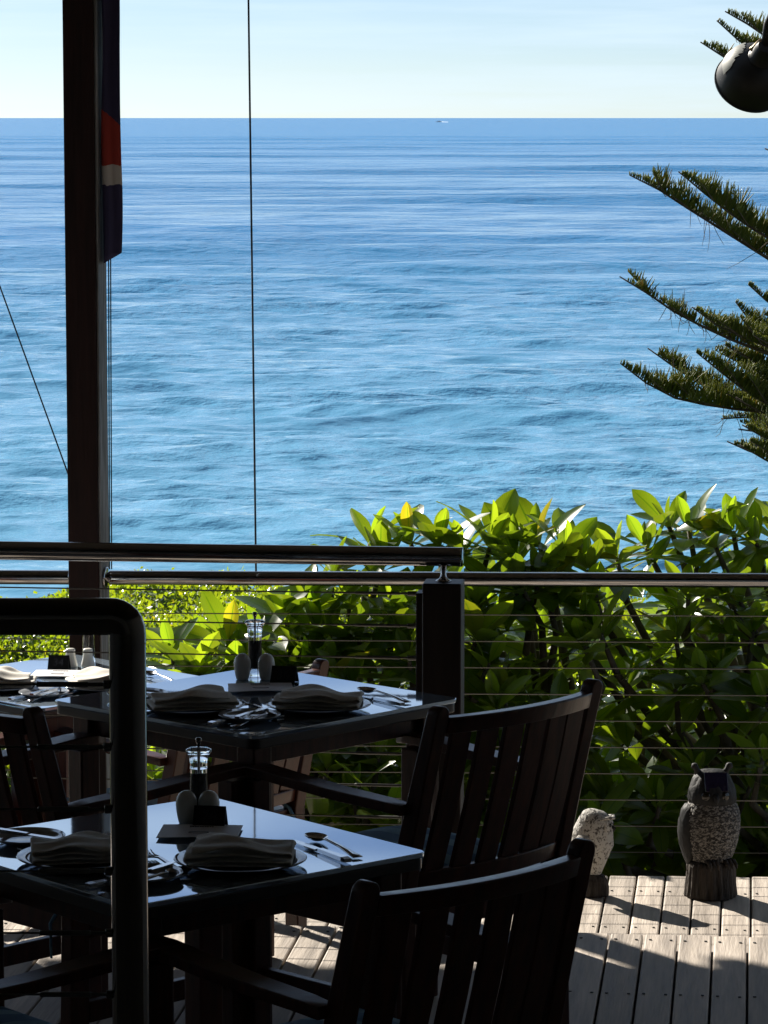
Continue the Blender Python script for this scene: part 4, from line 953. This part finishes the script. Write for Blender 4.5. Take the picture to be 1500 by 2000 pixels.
def shrubs():
    rr = random.Random(21); pts = [(P(*t), 1) for t in TOP]
    for i in range(260):
        py = 1130 + 620 * rr.random() ** 0.72; xmin = 520 if py < 1250 else 330
        px = rr.uniform(max(xmin, 640 if py < 1180 else 0), 1850); pts.append((P(px, py, rr.uniform(11.3, 12.7)), 0))
    for i in range(150):
        py = 1130 + 680 * rr.random(); px = rr.uniform(560 if py < 1320 else 300, 2000); pts.append((P(px, py, rr.uniform(12.9, 14.2)), -1))
    SH = [('low spreading frangipani shrub behind table 36 at the hedge end', -0.35, 780), ('frangipani shrub rising right behind the dark railing post', 0.62, 1150), ('tallest frangipani shrub behind the two owls, under the pine', 1.75, 99999)]
    lo = -1
    def clear(p):
        d = (p - cam.location); f = 1.0
        for _ in range(60):
            q = cam.location + d * f
            if q.z + 0.24 < -0.27 + 0.676 * (q.y - 10.55) or q.z < -0.75: return q
            f += 0.004
        return q
    pts = [(clear(p), k) for p, k in pts]
    for lab, bx, hi in SH:
        base = Vector((bx, 12.7, -1.25)); t = thing('frangipani_shrub', lab, 'shrub', base, 0, 'frangipani shrubs behind the outer railing')
        tips = []
        for p, top in pts:
            d = p - cam.location; Z = d.y * cp - d.z * sp_; px = 750 + FPX * d.x / Z
            if lo <= px < hi: tips.append((p, top))
        lo = hi
        leaves = []; br = MB()
        trunk_top = base + Vector((0, 0, 0.45))
        for p, top in tips:
            ax = Vector((rr.uniform(-.5, .5) + (p.x - bx) * .25, rr.uniform(-.5, .35), 0.95 + .3 * max(top, 0)))
            if top == 0 and p.z < -0.1: ax.y -= 0.35
            leaves += rosette(p, ax, rr.choice((10, 11, 12, 13, 14)), rr, rr.uniform(.85, 1.08) if top == 1 else rr.uniform(.70, 1.0) if top == 0 else 0.88)
            mid = trunk_top.lerp(p, 0.5) + Vector((rr.uniform(-.12, .12), rr.uniform(-.05, .12), -0.12))
            q = p - ax.normalized() * 0.16
            if p.y < 13.2: br.tube([x - base for x in (trunk_top, trunk_top.lerp(mid, .5) + Vector((0, .05, -.05)), mid, mid.lerp(q, .6) + Vector((0, 0, -.03)), q, p)], [.032, .026, .022, .017, .013, .008], 7)
        br.tube([(0, 0, -.1), (.02, .01, .2), (0, 0, .47)], [.07, .055, .045], 10)
        br.build('stems', 'stemgrey', t, smooth=True)
        # nearest leaves are pieces of their own
        def key(L):
            p = L[0] + L[1] @ Vector((0, .12, 0)); d = p - cam.location; Z = d.y * cp - d.z * sp_; px = 750 + FPX * d.x / Z; py = 1000 - FPX * (d.y * sp_ + d.z * cp) / Z
            vis = -40 < px < 1540 and 900 < py < 1760
            return (0 if vis else 1, Z - (0.5 if py < 1120 else 0))
        leaves.sort(key=key)
        for p, m3, s, k in leaves[:300]:
            o = bpy.data.objects.new('leaf', PM[k]); COL.objects.link(o); o.parent = t
            o.matrix_local = Matrix.Translation(p - base) @ (m3 * s).to_4x4()
        o = join_leaves('inner_leaves', leaves[300:], t, 'frangi', base); o['kind'] = 'stuff'
shrubs()

def hedge():
    rs = np.random.RandomState(8); org = Vector((-1.2, 14.6, -1.25))
    t = thing('clipped_hedge', 'bright yellow-green small-leaved hedge between railing and sea', 'hedge', org)
    prof = [(12.15, -1.25), (12.3, -.85), (12.8, -.45), (13.5, -.12), (14.4, .02), (15.3, .055), (16.4, -.02), (17.1, -.4), (17.4, -1.25)]
    px_, pz_ = zip(*prof)
    def top(x, y): return np.interp(y, px_, pz_) + 0.06 * np.sin(x * 2.1 + y) + 0.045 * np.sin(x * 4.7 - y * 3.1) + .03 * np.sin(x * 9 + y * 7)
    # dark interior
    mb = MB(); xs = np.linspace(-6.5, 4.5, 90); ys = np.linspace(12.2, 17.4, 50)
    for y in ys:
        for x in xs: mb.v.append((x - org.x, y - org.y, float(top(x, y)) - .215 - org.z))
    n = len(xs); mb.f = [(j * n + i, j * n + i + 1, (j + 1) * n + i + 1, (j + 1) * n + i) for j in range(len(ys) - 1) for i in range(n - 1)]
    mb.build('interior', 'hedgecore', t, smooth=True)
    N = 190000
    x = rs.uniform(-3.4, 1.2, N); y = 12.2 + 5.0 * rs.rand(N) ** 1.0; z = top(x, y) - 0.17 * rs.rand(N) ** 1.6
    z -= .165; shoot = rs.rand(N) < .03; z += shoot * rs.rand(N) * .05
    c = np.stack([x - org.x, y - org.y, z - org.z], -1)
    d = rs.normal(size=(N, 3)); d[:, 2] = np.abs(d[:, 2]) * .8 + .25; d[:, 1] -= .1; d /= np.linalg.norm(d, axis=1)[:, None]
    r = rs.normal(size=(N, 3)); s = np.cross(d, r); s /= np.linalg.norm(s, axis=1)[:, None]; nn = np.cross(s, d)
    L = (.021 + .019 * rs.rand(N))[:, None]; W = L * .30
    V = np.stack([c, c + d * L * .5 + s * W + nn * L * .06, c + d * L, c + d * L * .5 - s * W + nn * L * .06], 1).reshape(-1, 3)
    i = np.arange(N)[:, None] * 4
    F = np.concatenate([i + np.array([[0, 1, 2]]), i + np.array([[0, 2, 3]])]).tolist()
    me = bpy.data.meshes.new('foliage'); me.from_pydata(V.tolist(), [], F); me.update()
    a = me.attributes.new('tone', 'FLOAT', 'POINT'); a.data.foreach_set('value', np.repeat(rs.rand(N), 4).astype(np.float32))
    me.materials.append(M['hedge']); o = link('foliage', me, t); o['kind'] = 'stuff'
    st = MB(); rr = random.Random(4)
    for k in range(46):
        bx = rr.uniform(-4.4, 2.4); by = rr.uniform(12.7, 16.6); h = float(top(bx, by))
        st.tube([(bx - org.x, by - org.y, -.05), (bx + rr.uniform(-.1, .1) - org.x, by - org.y, (h - org.z) * .5), (bx + rr.uniform(-.15, .15) - org.x, by - org.y, h - org.z - .05)], [.012, .009, .003], 6)
    st.build('stems', 'bark', t)
hedge()

# ---- tall araucaria at the right, its branch ends reach into view
def pine():
    rr = random.Random(17); Zt = 16.2
    base = P(2050, 1000, Zt); base.z = -1.25
    t = thing('pine_tree', 'tall tiered pine whose upswept feathery branches reach over the sea', 'tree', base)
    MB().tube([(0, 0, -.1), (.02, 0, 1.5), (-.02, .02, 4), (.02, 0, 6.5), (0, 0, 8.6)], [.22, .19, .14, .08, .02], 14).build('trunk', 'bark', t, smooth=True)
    def branch(pts, maxlen, dead=0.0, dens=1.0, rb=.014, sub=True):
        pts = [Vector(p) for p in pts]                   # tip first
        # resample
        cum = [0]
        for a, b in zip(pts, pts[1:]): cum.append(cum[-1] + (b - a).length)
        L = cum[-1]
        def at(s):
            for i in range(len(pts) - 1):
                if s <= cum[i + 1] or i == len(pts) - 2:
                    f = (s - cum[i]) / (cum[i + 1] - cum[i]); return pts[i].lerp(pts[i + 1], f), (pts[i] - pts[i + 1]).normalized()
        ax = MB(); nseg = 14; P_ = [at(L * k / nseg)[0] for k in range(nseg + 1)]
        ax.tube([p - base for p in P_], [.0035 + (rb - .0035) * (k / nseg) ** .8 for k in range(nseg + 1)], 6)
        o = ax.build('branch', 'bark', t, smooth=True)
        fo = MB(); tone = []; dd = MB()
        s = 0.0
        while s < L:
            p, d = at(s); side = d.cross(Vector((0, 0, 1))).normalized(); up = side.cross(d).normalized()
            cl = 0.78 + 0.30 * math.sin(s * 21 + pts[0].z * 50) * math.sin(s * 47 + pts[0].x * 31)
            ln0 = 1.25 * cl * maxlen * min(1, 0.14 + s / 0.36) * (1 - .25 * max(0, (s - 1.0)))
            if ln0 > .02:
                for sd in (-1, 1, -1, 1):
                    if rr.random() > dens: continue
                    ln = ln0 * rr.uniform(.55, 1.12)
                    v = (d * rr.uniform(.10, .40) + side * sd * rr.uniform(.15, .7) + up * rr.uniform(.75, 1.15)).normalized()
                    isdead = rr.random() < dead and s > .12
                    if isdead:
                        v = (v + Vector((rr.uniform(-.6, .6), rr.uniform(-.5, .5), rr.uniform(-1.8, .8)))).normalized(); ln *= rr.uniform(.9, 1.7)
                        k = Vector((rr.uniform(-.25, .1), 0, rr.uniform(-.25, .6)))
                        dd.tube([p - base, p + v * ln * .4 - base, p + (v + k * .6).normalized() * ln * .75 - base, p + (v + k).normalized() * ln - base], [.0018, .0016, .0014, .0008], 4, cap=False)
                        continue
                    tip = (v + Vector((rr.uniform(-.3, .3), rr.uniform(-.3, .3), rr.uniform(-.1, .4))) + d * .1).normalized()
                    q = [p - base, p + v * ln * .5 - base, p + v * ln * .5 + tip * ln * .5 - base]
                    r0 = rr.uniform(.0034, .0050); n0 = len(fo.v)
                    fo.tube(q, [r0 * .8, r0, r0 * .35], 4, cap=False)
                    # needles: small slivers standing off the cord
                    for e in range(3):
                        a = q[0].lerp(q[1], .2 + .8 * rr.random()) if e < 2 else q[1].lerp(q[2], rr.random()); nd = (tip + Vector((rr.uniform(-1, 1), rr.uniform(-1, 1), rr.uniform(-.4, 1)))).normalized() * rr.uniform(.008, .014); sd2 = nd.cross(Vector((rr.random(), rr.random(), rr.random()))).normalized() * .0016
                        fo.add([a - sd2, a + sd2, a + nd], [(0, 1, 2)])
                    tone += [rr.random()] * (len(fo.v) - n0)
            s += (.0085 if s < .9 else .014) * rr.uniform(.6, 1.4)
        if sub:
            for sx in (.22, .40, .58, .78, 1.0, 1.25):
                if sx > L - .2: break
                for sd in (-1, 1):
                    p, d = at(sx + rr.uniform(-.06, .06)); side = d.cross(Vector((0, 0, 1))).normalized()
                    q = p + (d * rr.uniform(.5, .9) + side * sd * rr.uniform(.5, .9) + Vector((0, 0, rr.uniform(.0, .35)))).normalized() * rr.uniform(.16, .30) * min(1, .5 + sx)
                    s2 = 0.0; LL = (q - p).length; ax2 = MB().tube([p - base, q - base], [.005, .002], 5); ax2.build('side_branch', 'bark', o)
                    while s2 < LL:
                        a = q.lerp(p, s2 / LL); dd2 = (q - p).normalized(); sd3 = dd2.cross(Vector((0, 0, 1))).normalized(); up2 = sd3.cross(dd2)
                        for k3 in (-1, 1):
                            ln = maxlen * .9 * min(1, .25 + s2 / .16) * rr.uniform(.5, 1.1); v = (dd2 * rr.uniform(.15, .5) + sd3 * k3 * rr.uniform(.1, .7) + up2 * rr.uniform(.6, 1.1)).normalized(); n0 = len(fo.v)
                            kk = Vector((rr.uniform(-.3, .3), rr.uniform(-.3, .3), rr.uniform(-.1, .35)))
                            r0 = rr.uniform(.0032, .0048); fo.tube([a - base, a + v * ln * .5 - base, a + v * ln * .5 + (v + kk).normalized() * ln * .5 - base], [r0 * .8, r0, r0 * .35], 4, cap=False); tone += [rr.random()] * (len(fo.v) - n0)
                        s2 += .011 * rr.uniform(.6, 1.4)
        if fo.v:
            fo.tone = tone; fo.build('needles', 'pine', o)['kind'] = 'stuff'
        if dd.v: dd.build('dead_twigs', 'deadpine', o)['kind'] = 'stuff'
    Z = Zt
    px = lambda *a: [P(x, y, Z + dz) for x, y, dz in a]
    B = [([(1230, 342, 0), (1290, 372, 0), (1345, 408, .05), (1500, 505, .1), (1700, 610, .05), (2050, 700, 0)], .12, .10, .8),
         ([(1325, 335, -.5), (1385, 385, -.5), (1450, 435, -.45), (1560, 500, -.35), (1780, 600, -.2), (2050, 690, 0)], .13, .05, .9),
         ([(1210, 540, .1), (1260, 570, .1), (1330, 618, .1), (1420, 660, .1), (1560, 715, .05), (2050, 800, 0)], .085, .42, .6),
         ([(1212, 710, -.2), (1262, 748, -.2), (1320, 778, -.2), (1400, 795, -.15), (1520, 808, -.1), (2050, 900, 0)], .14, .12, .85),
         ([(1265, 680, .4), (1310, 712, .4), (1370, 752, .4), (1450, 790, .35), (1600, 830, .25), (2050, 900, 0)], .11, .06, .95),
         ([(1360, 688, -.6), (1410, 728, -.6), (1470, 775, -.55), (1560, 820, -.45), (1750, 880, -.3), (2050, 930, 0)], .14, .02, 1),
         ([(1352, 600, -.3), (1400, 635, -.3), (1460, 662, -.3), (1560, 700, -.2), (1750, 760, -.1), (2050, 830, 0)], .10, .04, 1),
         ([(1420, 862, .1), (1465, 882, .1), (1530, 902, .1), (1640, 925, .1), (2050, 980, 0)], .11, .0, 1),
         ([(1462, 556, .2), (1500, 590, .2), (1580, 650, .2), (1750, 720, .1), (2050, 800, 0)], .12, .03, 1),
         ([(1437, 590, .5), (1475, 640, .5), (1540, 690, .4), (1700, 760, .3), (2050, 840, 0)], .13, .02, 1),
         ([(1398, 676, .7), (1450, 712, .7), (1530, 765, .6), (1700, 830, .4), (2050, 900, 0)], .12, .02, 1),
         ([(1430, 640, -.1), (1490, 655, -.1), (1570, 690, 0), (1750, 770, 0), (2050, 850, 0)], .12, .0, 1),
         ([(1408, 818, .5), (1455, 815, .5), (1540, 825, .4), (2050, 920, 0)], .09, .04, .9),
         ([(1442, 838, -.3), (1490, 845, -.3), (1560, 858, -.2), (2050, 940, 0)], .08, .04, .9),
         ([(1416, 22, 0), (1450, 40, 0), (1482, 62, 0), (1600, 140, 0), (2050, 320, 0)], .10, .03, .95),
         ([(1400, 40, -.3), (1425, 62, -.3), (1452, 88, -.3), (1600, 190, -.2), (2050, 360, 0)], .10, .05, .95),
         ([(1368, 82, .3), (1400, 102, .3), (1450, 135, .3), (1600, 215, .2), (2050, 380, 0)], .11, .05, 1),
         ([(1494, 290, 0), (1550, 315, 0), (1700, 400, 0), (2050, 520, 0)], .10, .0, 1)]
    for k in range(20):
        x = rr.uniform(1412, 1505); y = rr.uniform(575, 830) if k < 16 else rr.uniform(850, 890); dz = rr.uniform(-.8, .9)
        B.append(([(x, y, dz), (x + 45, y + 26, dz), (x + 110, y + 62, dz * .9), (x + 260, y + 120, dz * .6), (2050, y + 190, 0)], rr.uniform(.10, .14), .03, 1))
    for pts, ml, dead, dens in B: branch(px(*pts), ml, dead, dens)
    # the rest of the crown, out of the picture
    for tier in range(9):
        z = .2 + tier * .72; ln = 2.2 * (1 - tier / 11)
        for k in range(5):
            a = R(72 * k + tier * 31 + 20)
            if math.cos(a) < -0.35: continue
            b = base + Vector((0, 0, z + 1.25)); out = Vector((math.cos(a), math.sin(a), 0))
            branch([b + out * ln + Vector((0, 0, .45)), b + out * ln * .7 + Vector((0, 0, .1)), b + out * ln * .35 - Vector((0, 0, .05)), b], .15, .02, .3, sub=False)
pine()

# ---- far boat with its wake
def boat():
    p = G(857, 238.5, SEA); d = p.y
    t = thing('motor_boat', 'tiny white boat with a wake far out near the horizon', 'boat', (p.x, p.y, SEA))
    k = d / FPX      # metres per pixel out there
    L = 11 * k; h = 2.6 * k
    mb = MB(); st = [(-.5, .10, .55), (-.2, .13, .55), (.2, .12, .6), (.4, .07, .7), (.5, .005, .8)]
    vs = []
    for u, wd, hh in st: vs += [(-u * L, -wd * L, hh * h), (-u * L, wd * L, hh * h), (-u * L, wd * L * .6, -h * .1), (-u * L, -wd * L * .6, -h * .1)]
    n = len(st); mb.add(vs, [(i * 4 + j, i * 4 + (j + 1) % 4, i * 4 + 4 + (j + 1) % 4, i * 4 + 4 + j) for i in range(n - 1) for j in range(4)] + [(3, 2, 1, 0), tuple(4 * (n - 1) + j for j in range(4))])
    mb.build('hull', 'hull', t)
    MB().box((.05 * L, 0, h * .8), (.38 * L, .16 * L, h * .5), taper=.85).build('cabin', 'hull', t)
    MB().box((.05 * L, -.082 * L, h * .82), (.30 * L, .006 * L, h * .2)).build('window_band', 'boatglass', t)
    mb = MB(); rr = random.Random(6); m = 16
    for i in range(m + 1):
        u = i / m; yy = (.3 + .9 * u) * L * rr.uniform(.7, 1.1); zz = (.35 * h if u < .3 else .18 * h) * rr.uniform(.6, 1.1) * (1 - u * .7) + .05
        mb.v += [(.4 * L + u * 1.25 * L, -yy, .05), (.4 * L + u * 1.25 * L, 0, zz + .4), (.4 * L + u * 1.25 * L, yy, .05)]
    mb.f = [(3 * i + j, 3 * i + j + 1, 3 * i + j + 4, 3 * i + j + 3) for i in range(m) for j in range(2)]
    mb.build('wake', 'foam', t, smooth=True)
boat()
